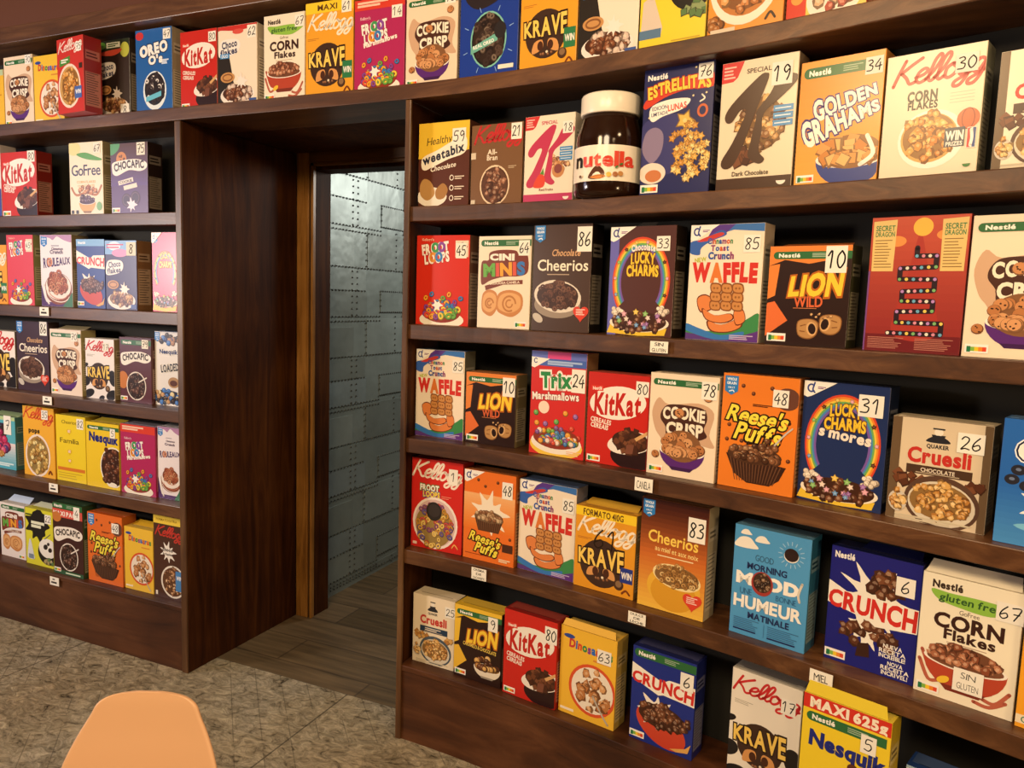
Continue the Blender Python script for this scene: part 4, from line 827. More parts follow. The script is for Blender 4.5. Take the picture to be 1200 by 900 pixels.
def mood_art(A):
    for (x, y, r) in ((.16, .94, .07), (.38, .9, .09), (.17, .84, .15)): A.blob([(x-r, y-r*.25), (x-r*.8, y+r*.2), (x-r*.3, y+r*.4), (x+r*.3, y+r*.38), (x+r*.7, y+r*.12), (x+r, y-r*.2)], '#f2ece0')
    for i in range(16): a = R(22.5*i); A.S([(.76+.12*math.cos(a), .83+.085*math.sin(a)), (.76+.165*math.cos(a), .83+.115*math.sin(a))], .012, '#9ac8ea')
    A.E(.76, .82, .095, .085, '#e8e4dc'); A.E(.76, .83, .09, .085, '#2c1d1c')
    A.T('GOOD', .42, .735, .085, '#2a4a68', W=.24, b=-.012); A.T('MORNING', .46, .65, .085, '#1c2a58', W=.52, b=.03); A.T('M', .17, .53, .16, '#f6f2ea', W=.2, b=.045); A.T('OD', .67, .53, .16, '#f6f2ea', W=.4, b=.07); A.S([(.92, .6), (.88, .5), (.9, .44)], .03, '#d8d0c0')
    A.T('UNE', .2, .41, .085, '#2a5a88', W=.16, b=-.01); A.T('BONNE', .73, .42, .075, '#2a5a88', W=.26, b=-.01); A.E(.41, .51, .145, .16, '#a03a34'); A.E(.41, .52, .12, .13, '#3a2420'); A.heap('flake', .41, .52, .11, .12, 30, .03, ['#5a4030', '#2c1c18', '#8a6a50'], 4)
    A.T('HUMEUR', .49, .315, .165, '#f6f2ea', W=.88, b=.04); A.T('MATINALE', .52, .2, .085, '#1c2a58', W=.54, b=.03)
    A.lines(.06, .06, .42, .16, 6, '#3a6a94', .01); A.lines(.52, .05, .94, .15, 6, '#3a6a94', .01); A.Rc(.47, .03, .475, .15, '#3a6a94'); A.lines(.06, .04, .38, .058, 1, '#1c2a58', .02); A.lines(.52, .03, .9, .048, 1, '#1c2a58', .02)
def board_game_art(A):
    A.grad(0, 0, 1, 1, '#8a2a2a', '#c0503a', 16); A.Rc(0, 0, 1, .13, '#6e1f24'); A.blob([(.3, .13), (.4, .5), (.5, .86), (.54, .86), (.66, .5), (.76, .13)], '#a8362e'); A.E(.54, .92, .1, .1, '#f0b84a'); A.E(.28, .82, .1, .06, '#e0904a'); A.E(.8, .86, .12, .06, '#e0904a')
    for u in (.02, .73): A.P([(u, .97), (u+.25, .98), (u+.24, .6), (u+.01, .6)], '#dfc07a'); A.T('SECRET', u+.13, .92, .06, '#3f7a4a', W=.2, b=.03); A.T('DRAGON', u+.13, .875, .055, '#3f7a4a', W=.2, b=.03); A.lines(u+.03, .62, u+.22, .84, 10, '#8a6a3a', .01)
    path = [(.26, .14), (.8, .14), (.8, .22), (.34, .22), (.34, .3), (.7, .31), (.7, .38), (.38, .38), (.38, .45), (.7, .46), (.7, .54), (.34, .54), (.34, .62), (.7, .63), (.7, .71), (.5, .71), (.5, .77)]
    for a, c in zip(path, path[1:]):
        A.up(); A.stroke([A.xy(*a), A.xy(*c)], .055*A.w, '#2a1a24', False)
    q = 0
    for a, c in zip(path, path[1:]):
        n = max(1, int(math.hypot((c[0]-a[0])*A.w, (c[1]-a[1])*A.h)/(.062*A.w)))
        for i in range(n): A.E(a[0]+(c[0]-a[0])*i/n, a[1]+(c[1]-a[1])*i/n, .019, .019, ['#e8e0d0', '#d88aa0', '#6aa8c8', '#e8c860', '#7ab070', '#b888c8'][q % 6], n=8, k=.1); q += 1
    A.lines(.05, .02, .45, .11, 7, '#b87a6a', .008); A.lines(.55, .02, .95, .11, 7, '#b87a6a', .008); A.Rc(0, .0, .02, .6, '#7a4a8a')
def dino_art(A):
    A.T('Dinosaurus', .55, .82, .14, '#3a5aa8', W=.76, b=.05, rot=-3, cols=['#c83a3a', '#3a6ab8', '#d8452e', '#3f8a4a', '#8a3a90', '#2f6ac0'], jit=.3); A.E(.16, .9, .1, .035, '#2f4a9a'); A.lines(.6, .69, .9, .72, 1, '#d88a3a', .03)
    A.E(.6, .36, .42, .42, '#d8562e'); A.E(.6, .36, .37, .37, '#f0e4d2'); A.heap('flake', .6, .36, .33, .33, 24, .085, ['#c88a54', '#b87844', '#d8a06a'], 4); A.S([(.62, .3), (.8, .12), (.9, .04)], .03, '#b8b0a4'); A.lines(.04, .04, .3, .07, 1, '#f6ead0', .04)
def pops_art(A):
    A.script(.5, .89, .25, .98, '#d8562e', rot=-2); A.T('pops', .36, .66, .1, '#3a2a18', W=.34, b=.06); A.E(.46, .3, .4, .46, '#f0e0d0'); A.E(.46, .3, .355, .41, '#b88a48'); A.heap('ball', .46, .3, .33, .38, 60, .055, ['#e0c070', '#c89c4c', '#f0dc98', '#a87a38'], 4); A.S([(.8, .06), (.85, .1), (.9, .06)], .04, '#7a3a1a')
def familia_art(A):
    A.T('Cheerios', .46, .9, .085, '#5a4a18', W=.5, b=0); A.heart(.46, .755, .08, '#e0b820'); A.T('Familia', .46, .62, .12, '#4a3a14', W=.64, b=0); A.heart(.46, .45, .08, '#e0b820'); A.heart(.46, .31, .07, '#e0b820'); A.Rc(.04, .16, .96, .21, '#d87a2c'); A.lines(.06, .03, .9, .14, 3, '#c8a830', .02)
def berry_art(A):
    A.grad(0, 0, 1, .5, '#4aa8c0', '#f0dcd8', 10); A.Rc(0, .93, 1, 1, '#b8d098'); A.lines(.1, .78, .7, .87, 2, '#3a2a44', .05); A.E(.6, .7, .12, .16, '#3a2a2c'); A.heap('ball', .45, .5, .34, .22, 22, .1, ['#c83a68', '#d85a80', '#a82a58', '#5a3a7a'], 4); A.heap('flake', .3, .28, .3, .12, 20, .07, OATS, 5); A.lines(.4, .05, .95, .12, 2, '#d8eef0', .03)
def cow_art(A):
    A.Rc(.02, .87, .9, .9, '#4a5a20'); A.splash(.46, .72, .42, '#1f1c18', 9, 5, .25); A.lines(.22, .66, .72, .79, 2, '#e8ecd0', .07); A.E(.8, .26, .36, .3, '#1f1c1a'); A.E(.8, .34, .32, .24, '#f0ece4')
    for (x, y, r) in ((.72, .36, .08), (.88, .32, .07), (.82, .42, .05)): A.E(x, y, r, r*.8, '#2a2320', 20)
    A.heap('sq', .8, .1, .2, .06, 8, .07, ['#a8986a', '#5a7a4a', '#c8b888'], 4); A.blob([(.06, .2), (.16, .46), (.28, .2), (.3, .1), (.08, .1)], '#d8dce0'); A.Rc(.1, .1, .28, .18, '#7a8a9a'); A.S([(.7, .5), (.9, .6)], .02, '#4a5a5a')
def krispies_art(A):
    A.Rc(0, .9, 1, 1, '#f0d04a'); A.T('FORMATO EXTRA', .45, .95, .06, '#8a6a1a', W=.7, b=.03); A.script(.55, .8, .26, 1.02, '#c83a30', rot=-2); A.splash(.48, .57, .26, '#f2ece4', 9); A.T('choco', .48, .6, .09, '#2a1a14', W=.34, b=.05); A.T('krispies', .48, .545, .06, '#2a1a14', W=.3, b=.04)
    A.E(.66, .22, .42, .42, '#e8e0d4'); A.E(.66, .22, .37, .37, '#5a3422'); A.heap('flake', .66, .22, .35, .35, 70, .05, ['#8a5a38', '#6a3e26', '#b88458', '#d8b088'], 4); A.Rc(.74, .12, .98, .36, '#4a88c8'); A.T('WIN', .86, .28, .1, '#f0f4fa', W=.18, b=.05); A.Rc(.06, .03, .13, .08, '#e8e0d4')
def gofree_art(A):
    A.E(.15, .92, .2, .14, '#f0dc98'); A.blob([(.22, .84), (.5, .86), (.8, .8), (.98, .76), (.9, .74), (.5, .77)], '#5aa04a'); A.T('GoFree', .5, .625, .23, '#2a2a4c', W=.86, b=.01, tr=.04); A.T('CORN FLAKES', .5, .46, .05, '#d0a050', W=.56, b=.02); A.T('CHOCOLATE', .5, .405, .045, '#d0a050', W=.5, b=.02)
    A.S([(.06, .38), (.2, .28), (.5, .31), (.8, .28), (.95, .4)], .05, '#b87848'); A.heap('flake', .5, .35, .36, .06, 12, .06, ['#a8623c', '#c8844e'], 4); A.bowl(.52, .19, .25, .24, '#e0a860', 'flake', 24, .05, ['#6a4a68', '#5a3a44'], dome=.1); A.E(.88, .12, .08, .09, '#7ab070'); A.Rc(.04, .02, .12, .07, '#3a3a3a'); A.Rc(.18, .02, .26, .07, '#3a3a3a')
def kell_corn_red_art(A):
    A.script(.5, .89, .22, .94, '#f4d8cc', rot=5); A.P([(.1, .72), (.5, .76), (.5, .67), (.1, .63)], '#4a8a3a'); A.lines(.16, .67, .44, .73, 2, '#f0f0e0', .03); A.E(.46, .36, .42, .48, '#f2dcc8'); A.E(.46, .36, .37, .42, '#c89a58'); A.heap('flake', .5, .36, .32, .38, 50, .07, FLAKE, 4); A.Rc(.66, .18, .92, .34, '#4a6ab0'); A.T('WIN', .79, .27, .09, '#f0f0f0', W=.2, b=.05); A.Rc(.84, .57, .96, .64, '#3a2a20')
def crunchynut_art(A):
    A.Rc(.5, .24, 1, 1, '#3f3226'); A.E(.48, .42, .46, .5, '#f2e6d4'); A.E(.48, .44, .4, .42, '#c07a3c'); A.heap('flake', .48, .46, .36, .38, 60, .07, ['#c8824a', '#b06a34', '#dca060'], 4); A.heap('ball', .1, .12, .1, .08, 8, .07, ['#a86a34', '#8a5428'], 3); A.lines(.05, .04, .4, .1, 1, '#d8c8b0', .05); A.S([(.78, .1), (.84, .15), (.9, .1)], .03, '#3a2a18')
def redyellow_art(A):
    A.P([(.26, .0), (.24, 1), (1, 1), (1, .0)], '#e8c85a'); A.E(.6, .16, .34, .3, '#f2e4d4'); A.heap('flake', .6, .2, .28, .2, 20, .08, ['#c88a58', '#b04a38', '#d8b088'], 4); A.E(.14, .2, .08, .08, '#d89a48')
def cowyellow_art(A):
    A.P([(.02, .0+.12), (.34, .14), (.36, .2), (.2, .5), (.05, .45)], '#d8c8b8'); A.Rc(.0, .12, .34, .2, '#5a7a9a'); A.E(.8, .52, .36, .34, '#1f1c18'); A.E(.8, .62, .33, .26, '#ece6da'); A.E(.76, .68, .1, .08, '#2a2420', 20); A.E(.9, .55, .06, .05, '#2a2420'); A.heap('sq', .8, .3, .24, .08, 9, .08, ['#5a7a4a', '#b8a878', '#8a9a6a'], 4); A.heap('sq', .3, .8, .3, .2, 16, .08, ['#e0b84a', '#c89a3a', '#f0d070'], 6); A.lines(.5, .05, .95, .09, 1, '#c8a830', .02)
def gluten_big(A): gf_flakes_art(A)
def plain_orange_art(A):
    A.script(.55, .86, .26, .98, '#f7ead2', rot=5); krave_circle(A, .5, .45); A.Rc(.0, .03, .14, .09, '#f0e0c0'); A.ring(.09, .06, .03, .03, .012, '#3a7a68')
def blue_top_art(A):
    A.Rc(0, .55, 1, 1, '#a8c8e4')
    for i in range(5): A.Rc(0, .57+.09*i, 1, .61+.09*i, '#e8eef2')
    A.E(.22, .86, .18, .17, '#e8b83a'); A.P([(.3, .95), (.5, .98), (.45, .86)], '#c83a2c'); A.lines(.5, .3, .95, .5, 4, '#e0e8f4', .03)
def back_print_art(A):
    A.Rc(0, .78, 1, 1, '#a8542e'); A.blob([(.05, .82), (.4, .78), (.9, .84), (.8, .96), (.3, .98)], '#c8703c'); A.lines(.15, .66, .85, .78, 2, '#e8dcc8', .06)
    A.Rc(.06, .06, .94, .6, '#c8a878')
    for i in range(3): A.lines(.1, .08+.17*i, .9, .22+.17*i, 5, '#8a6a44', .02)
    A.Rc(.7, .0, .96, .2, '#b83a24')
def choco_cheer_art(A): cheerios_art(A, 'choc')
def white_blue_art(A): A.E(.7, .2, .5, .4, '#3a4a9a'); A.lines(.2, .6, .9, .8, 2, '#3a4a9a', .06)
def krave_side(A): krave_art(A, 'white')
# ------------------------------------------------------------------ cereal boxes
# id: (x, y, z, yaw, width, height) measured on the shelf
BOX = {
    'T0': (-3.2855, 2.0963, 2.0980, -0.0115, 0.1074, 0.2310),
    'T1': (-3.1380, 2.0949, 2.0980, -0.0070, 0.1784, 0.2739),
    'T2': (-2.9565, 2.0940, 2.0980, -0.0026, 0.1730, 0.2612),
    'T3': (-2.6950, 1.9950, 2.0980, -0.1000, 0.1650, 0.2680),
    'T4': (-2.5918, 2.0942, 2.0980, 0.0027, 0.1696, 0.2795),
    'T5': (-2.3843, 2.0949, 2.0980, 0.0037, 0.1810, 0.2981),
    'T6': (-2.1676, 2.0957, 2.0980, 0.0031, 0.1721, 0.2690),
    'T7': (-1.9891, 2.0961, 2.0980, 0.0013, 0.1744, 0.2679),
    'T8': (-1.7865, 2.0960, 2.0980, -0.0021, 0.1723, 0.2802),
    'T9': (-1.6022, 2.0953, 2.0980, -0.0064, 0.1898, 0.3000),
    'T10': (-1.4086, 2.0933, 2.0980, -0.0170, 0.1882, 0.2850),
    'T11': (-1.2172, 2.0876, 2.0980, -0.0468, 0.1845, 0.2700),
    'T12': (-1.0177, 2.0733, 2.0980, -0.1014, 0.1988, 0.2800),
    'T13': (-0.8207, 2.0467, 2.0980, -0.1668, 0.1839, 0.2950),
    'T14': (-0.6369, 2.0118, 2.0980, -0.2048, 0.1791, 0.2800),
    'T15': (-0.4580, 1.9733, 2.0980, -0.2175, 0.1792, 0.2800),
    'T16': (-0.2759, 1.9305, 2.0980, -0.2503, 0.1843, 0.2800),
    'T17': (-0.0965, 1.8796, 2.0980, -0.3024, 0.1754, 0.2800),
    'L1a': (-3.3531, 2.0921, 1.7350, -0.0137, 0.1762, 0.2949),
    'L1b': (-3.1506, 2.0900, 1.7350, -0.0074, 0.2228, 0.2602),
    'L1c': (-2.7491, 2.0889, 1.7350, 0.0010, 0.1869, 0.2775),
    'L1d': (-2.5154, 2.0894, 1.7350, 0.0033, 0.1934, 0.2629),
    'L2a': (-3.3541, 2.0971, 1.3730, -0.0137, 0.1959, 0.2476),
    'L2b': (-3.1688, 2.0951, 1.3730, -0.0079, 0.1688, 0.2885),
    'L2c': (-2.9451, 2.0940, 1.3730, -0.0024, 0.1889, 0.2873),
    'L2d': (-2.7438, 2.0939, 1.3730, 0.0011, 0.1594, 0.2701),
    'L2e': (-2.5761, 2.0943, 1.3730, 0.0028, 0.1701, 0.2645),
    'L2g': (-2.3274, 2.0801, 1.3730, 0.0037, 0.1314, 0.2922),
    'L3a': (-3.3774, 2.1225, 1.0120, -0.0146, 0.2316, 0.2428),
    'L3b': (-3.1281, 2.1077, 1.0120, -0.0067, 0.2052, 0.2921),
    'L3c': (-2.9182, 2.1034, 1.0120, -0.0018, 0.1877, 0.2682),
    'L3d': (-2.7132, 2.0994, 1.0120, 0.0015, 0.1636, 0.2406),
    'L3e': (-2.5218, 2.1053, 1.0120, 0.0032, 0.1709, 0.2540),
    'L3f': (-2.3685, 2.1200, 1.0120, 0.0037, 0.1298, 0.2840),
    'L4a': (-3.3846, 2.1217, 0.6470, -0.0149, 0.2082, 0.2339),
    'L4b': (-3.1002, 2.1020, 0.6470, -0.0060, 0.1994, 0.2985),
    'L4c': (-2.9077, 2.1068, 0.6470, -0.0016, 0.1795, 0.2785),
    'L4d': (-2.7147, 2.1030, 0.6470, 0.0015, 0.1903, 0.2662),
    'L4e': (-2.5114, 2.0995, 0.6470, 0.0033, 0.1892, 0.2775),
    'L4f': (-2.3516, 2.1081, 0.6470, 0.0037, 0.1246, 0.2836),
    'L5a': (-3.2977, 2.1048, 0.2570, -0.0119, 0.1680, 0.2416),
    'L5b': (-3.1005, 2.0901, 0.2570, -0.0060, 0.1783, 0.2473),
    'L5c': (-2.8916, 2.0701, 0.2570, -0.0013, 0.1814, 0.3057),
    'L5d': (-2.6903, 2.0833, 0.2570, 0.0018, 0.2005, 0.2875),
    'L5e': (-2.5077, 2.0906, 0.2570, 0.0033, 0.1587, 0.2558),
    'L5f': (-2.3392, 2.0845, 0.2570, 0.0037, 0.1549, 0.3302),
    'R1a': (-1.1612, 2.0796, 1.7350, -0.0601, 0.1816, 0.2528),
    'R1b': (-0.9761, 2.0638, 1.7350, -0.1149, 0.1763, 0.2325),
    'R1c': (-0.8016, 2.0385, 1.7350, -0.1743, 0.1622, 0.2402),
    'R1e': (-0.4302, 1.9621, 1.7350, -0.2203, 0.1895, 0.3195),
    'R1f': (-0.2312, 1.9139, 1.7350, -0.2636, 0.1835, 0.3025),
    'R1g': (-0.0515, 1.8604, 1.7350, -0.3127, 0.1788, 0.2732),
    'R1h': (0.1241, 1.8010, 1.7350, -0.3354, 0.1828, 0.2518),
    'R1i': (0.3080, 1.7365, 1.7350, -0.3382, 0.1580, 0.2239),
    'R2a': (-1.1595, 2.0845, 1.3730, -0.0603, 0.1932, 0.2764),
    'R2b': (-0.9406, 2.0645, 1.3730, -0.1276, 0.1829, 0.2715),
    'R2c': (-0.7494, 2.0341, 1.3730, -0.1849, 0.1905, 0.2999),
    'R2d': (-0.5068, 1.9840, 1.3730, -0.2146, 0.1888, 0.2877),
    'R2e': (-0.2855, 1.9330, 1.3730, -0.2476, 0.1882, 0.2853),
    'R2f': (-0.0895, 1.8775, 1.3730, -0.3044, 0.1871, 0.2293),
    'R2g': (0.1229, 1.8065, 1.3730, -0.3354, 0.1882, 0.2843),
    'R2h': (0.3042, 1.7428, 1.3730, -0.3382, 0.1888, 0.2791),
    'R3a': (-1.1703, 2.1035, 1.0120, -0.0570, 0.1806, 0.2811),
    'R3b': (-0.9839, 2.0894, 1.0120, -0.1112, 0.1799, 0.2208),
    'R3c': (-0.7465, 2.0365, 1.0120, -0.1858, 0.1838, 0.3022),
    'R3d': (-0.5583, 2.0009, 1.0120, -0.2122, 0.1880, 0.2547),
    'R3e': (-0.3717, 1.9532, 1.0120, -0.2289, 0.1888, 0.2687),
    'R3f': (-0.1810, 1.9101, 1.0120, -0.2795, 0.1890, 0.2829),
    'R3g': (0.0084, 1.8637, 1.0120, -0.3231, 0.1882, 0.2814),
    'R3h': (0.1958, 1.7959, 1.0120, -0.3377, 0.1889, 0.2231),
    'R3i': (0.3696, 1.7077, 1.0120, -0.3391, 0.1582, 0.2466),
    'R4a': (-1.1639, 2.0884, 0.6470, -0.0587, 0.1935, 0.2950),
    'R4b': (-0.9677, 2.0685, 0.6470, -0.1186, 0.1857, 0.2832),
    'R4c': (-0.7704, 2.0504, 0.6470, -0.1797, 0.1955, 0.2780),
    'R4d': (-0.5772, 2.0034, 0.6470, -0.2109, 0.1916, 0.2359),
    'R4e': (-0.3766, 1.9504, 0.6470, -0.2280, 0.1894, 0.2990),
    'R4f': (-0.1272, 1.8852, 0.6470, -0.2949, 0.1882, 0.2770),
    'R4g': (0.0968, 1.8366, 0.6470, -0.3336, 0.1930, 0.2711),
    'R4h': (0.2743, 1.7648, 0.6470, -0.3379, 0.1831, 0.2645),
    'R4i': (0.4458, 1.6934, 0.6470, -0.3407, 0.1771, 0.2950),
    'R5a': (-1.1644, 2.0875, 0.2570, -0.0589, 0.1607, 0.2321),
    'R5b': (-0.9900, 2.0593, 0.2570, -0.1097, 0.1745, 0.2372),
    'R5c': (-0.7999, 2.0261, 0.2570, -0.1734, 0.1869, 0.2673),
    'R5d': (-0.6102, 2.0017, 0.2570, -0.2076, 0.1840, 0.2630),
    'R5e': (-0.3843, 1.9613, 0.2570, -0.2266, 0.1855, 0.2673),
    'R5f': (-0.1163, 1.8908, 0.2570, -0.2977, 0.1773, 0.2950),
    'R5g': (0.0607, 1.7530, 0.2570, -0.3301, 0.1876, 0.3364),
    'R5h': (0.2698, 1.7600, 0.2570, -0.3379, 0.1716, 0.2200),
}
def carton(name, w, h, d, body, top, side, art, parent, seed=1, left=None):
    mb = MB(); c = 0.0012; x0, x1 = -w/2, w/2
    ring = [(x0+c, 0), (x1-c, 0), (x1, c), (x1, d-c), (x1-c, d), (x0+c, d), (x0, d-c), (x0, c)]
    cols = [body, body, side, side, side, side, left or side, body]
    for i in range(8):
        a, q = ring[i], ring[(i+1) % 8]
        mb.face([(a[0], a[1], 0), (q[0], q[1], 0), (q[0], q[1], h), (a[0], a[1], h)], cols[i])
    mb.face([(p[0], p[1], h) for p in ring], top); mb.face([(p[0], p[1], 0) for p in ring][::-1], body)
    # tuck line and glue flap on the top, information panel on both narrow sides
    mb.box(x0+.006, d*.30, h, x1-.006, d*.97, h+.0006, mixc(top, '#c8b89a', .18))
    mb.box(x0+.02, d*.30-.001, h+.0006, x1-.02, d*.30+.001, h+.0009, mixc(top, '#201810', .5))
    rn = random.Random(seed); pc = mixc(side, '#e8dcc4', .45); tc = mixc(pc, '#201810', .55)
    for sx in (x0-.0002, x1+.0002):
        def q(y0, z0, y1, z1, col, k=0):
            X = sx+(.00008*k if sx > 0 else -.00008*k); p = [(X, y0, z0), (X, y1, z0), (X, y1, z1), (X, y0, z1)]
            mb.face(p if sx > 0 else p[::-1], col)
        z1 = h*rn.uniform(.5, .62); q(.006, h*.08, d-.006, z1, pc, 1)
        for i in range(14):
            z = h*.1+(z1-h*.1)*(i+.5)/14; q(.010, z-.0016, d-.010-rn.uniform(0, .02), z+.0016, tc, 2)
        q(.008, h*.7, d-.008, h*.82, mixc(side, '#f0e8d8', .35), 1); q(.012, h*.73, d-.016, h*.75, mixc(side, '#101010', .4), 2); q(.012, h*.77, d-.02, h*.79, mixc(side, '#101010', .4), 2)
    A = Art(mb, w, h)
    if art: art(A)
    mb.build(name, M_CARD, parent); return A.y
def sticker(parent, w, h, y, txt, u, v, sw, sh, col='#f1ece0', words=None, ink='#161412'):
    mb = MB(); sh_ = sh*w
    A = Art(mb, sw*w, sh_, y0=y-.00025, x0=-w/2+u*w-sw*w/2); A.clip = False
    A.up(); A.raw([(0, 0), (sw*w, 0), (sw*w, sh_), (0, sh_)], [(0, 1, 2, 3)], col)
    mb.box(A.x0, y-.0002, 0, A.x0+sw*w, y-.0001, sh_, col)
    if words:
        for i, t in enumerate(words): A.T(t, .5, 1-(i+.5)/len(words)*.9-.05, .26, ink, W=.72 if len(t) > 3 else .5, b=-.01, jit=.4)
    else:
        n = len(txt); H_ = min(.64*sh/sw, .8); A.hand(txt, .5, .5, H_, ink, .10, asp=min(1.0, .80/(H_*(.78*(n-1)+.6))))
    o = mb.build('number_sticker' if not words else 'note_sticker', M_PAPER, parent)
    o.location.z = v*h-sh_/2
    return o
def open_flap(parent, w, h, d, col, ang=35, u0=.06, u1=.94, ln=.5, yf=.45):
    mb = MB(); a = R(ang); L_ = d*ln
    p = [((u0-.5)*w, d*yf, h+.001), ((u1-.5)*w, d*yf, h+.001), ((u1-.5)*w-.006, d*yf+L_*math.cos(a), h+.001+L_*math.sin(a)), ((u0-.5)*w+.006, d*yf+L_*math.cos(a), h+.001+L_*math.sin(a))]
    t = Vector((0, -math.sin(a), math.cos(a)))*.0008
    mb.idx(p+[tuple(Vector(q)+t) for q in p], [(0,3,2,1),(4,5,6,7),(0,1,5,4),(1,2,6,5),(2,3,7,6),(3,0,4,7)], col)
    mb.build('top_flap', M_CARD, parent)
GRP = {'T': 'cereal boxes on the top shelf', 'L1': 'cereal boxes on the uppermost shelf of the left bay', 'L2': 'cereal boxes on the second shelf of the left bay', 'L3': 'cereal boxes on the third shelf of the left bay',
       'L4': 'cereal boxes on the fourth shelf of the left bay', 'L5': 'cereal boxes on the lowest shelf of the left bay', 'R1': 'cereal boxes on the uppermost shelf of the right bay', 'R2': 'cereal boxes on the second shelf of the right bay',
       'R3': 'cereal boxes on the third shelf of the right bay', 'R4': 'cereal boxes on the fourth shelf of the right bay', 'R5': 'cereal boxes on the lowest shelf of the right bay'}
def cereal(k, label, body, art, stk=None, top=None, side=None, flap=None, d=.068, left=None, note=None):
    x, y, z, yaw, w, h = BOX[k]; z += .0007
    t = tag(empty('cereal_box', (x, y, z), yaw), label, 'cereal box', GRP['T' if k[0] == 'T' else k[:2]])
    sd = sum(ord(c) for c in k)
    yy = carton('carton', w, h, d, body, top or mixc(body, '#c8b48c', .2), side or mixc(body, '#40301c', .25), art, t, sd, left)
    if stk:
        txt, u, v, sw, sh = (list(stk)+[None]*5)[:5]; sw = sw or (.2 if len(txt) > 1 else .15); sh = sh or .2
        if len(stk) > 5 and stk[5] == 'ink':
            mb = MB(); A = Art(mb, w, h, y0=yy-.0002); A.hand(txt, u, v, sh, '#2a1c10', .085); mb.build('handwritten_number', M_PAPER, t)
        else: sticker(t, w, h, yy, txt, u, v, sw, sh)
    if note: sticker(t, w, h, yy-.0004, '', note[0], note[1], note[2], note[3], words=note[4], ink='#3a3a34')
    if flap: open_flap(t, w, h, d, *flap)
    return t

W_ = '#f0e2cc'
# --- top shelf
cereal('T0', 'plain yellow cereal box cut by the left edge on the top shelf', '#eab83a', lambda A: (A.Rc(0, .9, 1, 1, '#b8c8a0'), A.lines(.1, .4, .9, .6, 3, '#c88a2a', .05)), top='#d8d0b0')
cereal('T1', 'cream cereal box with chunky two-line brown title, second from left end, top shelf', '#efd9bd', cookie_art, ('70', .86, .93))
cereal('T2', 'yellow cereal box with cookie plate, partly behind the large red box on the top shelf', '#eec23e', dino_art)
cereal('T3', 'tall red cereal box turned to show its dark red side, overhanging the top shelf edge', '#c9352f', kell_corn_red_art, ('75', .84, .86), side='#8a1f1c', d=.07)
cereal('T4', 'dark cereal box with green header and bottom sticker 8 on the top shelf', '#2c2220', lambda A: choco_flakes_art(A, 'green'), ('8', .84, .08, .26, .26), side='#2a2018')
cereal('T5', 'light blue cereal box with white ring-shaped lettering on the top shelf above the left bay', '#2360a8', lambda A: oreo_art(A, 'a'), ('47', .87, .92), side='#9a8a72', d=.09)
cereal('T6', 'red cereal box with white oval logo on the top shelf', '#c8281e', kitkat_art, ('80', .88, .9), side='#8a5a48')
cereal('T7', 'white cereal box with dark corner, red top and sticker 62 on the top shelf', W_, lambda A: choco_flakes_art(A, 'white'), ('62', .87, .9, .22, .24), side='#b8a890')
cereal('T8', 'cream corn flakes box with green ribbon and red bowl on the top shelf', '#f2e6cf', gf_flakes_art, ('67', .88, .9, .22, .22))
cereal('T9', 'orange-yellow cereal box with yellow header and sticker 61 above the doorway', '#e9a32e', lambda A: krave_art(A, 'orange', 'MAXI'), ('61', .86, .92))
cereal('T10', 'magenta cereal box with red header and sticker 14 above the doorway', '#b02a5e', lambda A: froot_art(A, True), ('14', .85, .83))
cereal('T11', 'cream cereal box with purple bowl above the doorway right post on the top shelf', '#efd9bd', cookie_art, ('76', .86, .93))
cereal('T12', 'royal blue cereal box with round dark bowl picture on the top shelf', '#1c3c9a', lambda A: oreo_art(A, 'b'))
cereal('T13', 'orange cereal box without header, right of the royal blue box on the top shelf', '#e9a32e', lambda A: krave_art(A, 'orange'))
cereal('T14', 'black and white cereal box left of the yellow one on the top shelf', '#efe2cf', lambda A: choco_flakes_art(A, 'white'), side='#2a2420')
cereal('T15', 'bright yellow cereal box with black bowl of milk on the top shelf', '#f0d23a', cowyellow_art)
cereal('T16', 'orange and dark cereal box with big white bowl of flakes on the top shelf', '#e9953a', crunchynut_art)
cereal('T17', 'red and pale yellow cereal box at the right end of the top shelf', '#cf3f2e', redyellow_art)
# --- left bay
cereal('L1a', 'white and blue cereal box just peeking in at the left edge, uppermost left bay shelf', '#ece6ea', white_blue_art)
cereal('L1b', 'red cereal box with white oval logo, dark red side, uppermost left bay shelf', '#c8281e', kitkat_art, ('80', .87, .92), side='#7a2018')
cereal('L1c', 'cream cereal box with thin dark blue handwriting title and green leaf, uppermost left bay shelf', '#f2e4c8', gofree_art, ('67', .84, .91), side='#8a7c5c')
cereal('L1d', 'purple-brown cereal box with two dark cookies and splash, uppermost left bay shelf', '#5a3a68', lambda A: (A.grad(0, .4, 1, 1, '#5a3a78', '#5a3a30', 12), chocapic_art(A, 'cookie')), ('75', .83, .91, .22, .24), side='#241814')
cereal('L2a', 'orange cereal box cut by the left edge, second left bay shelf', '#e9a03a', lambda A: krave_art(A, 'orange'))
cereal('L2b', 'narrow pink-red cereal box with rings of cereal, second left bay shelf', '#d8485a', lambda A: froot_art(A), ('45', .83, .85), side='#8a8a5c')
cereal('L2c', 'white and lilac cereal box with cereal bowl left of navy box, second left shelf', '#efe6ea', rouleaux_art, side='#8a7a58', flap=('#a8a080', 25), d=.075)
cereal('L2d', 'navy cereal box with red word on white banner, second left bay shelf', '#23438c', lambda A: crunch_art(A, 'pale'))
cereal('L2e', 'dark blue-violet cereal box with pale blue header and sticker 8, second left bay shelf', '#33305c', lambda A: choco_flakes_art(A, 'blue'), ('8', .84, .88, .3, .3), top='#a8c8e8', side='#7a5a3a')
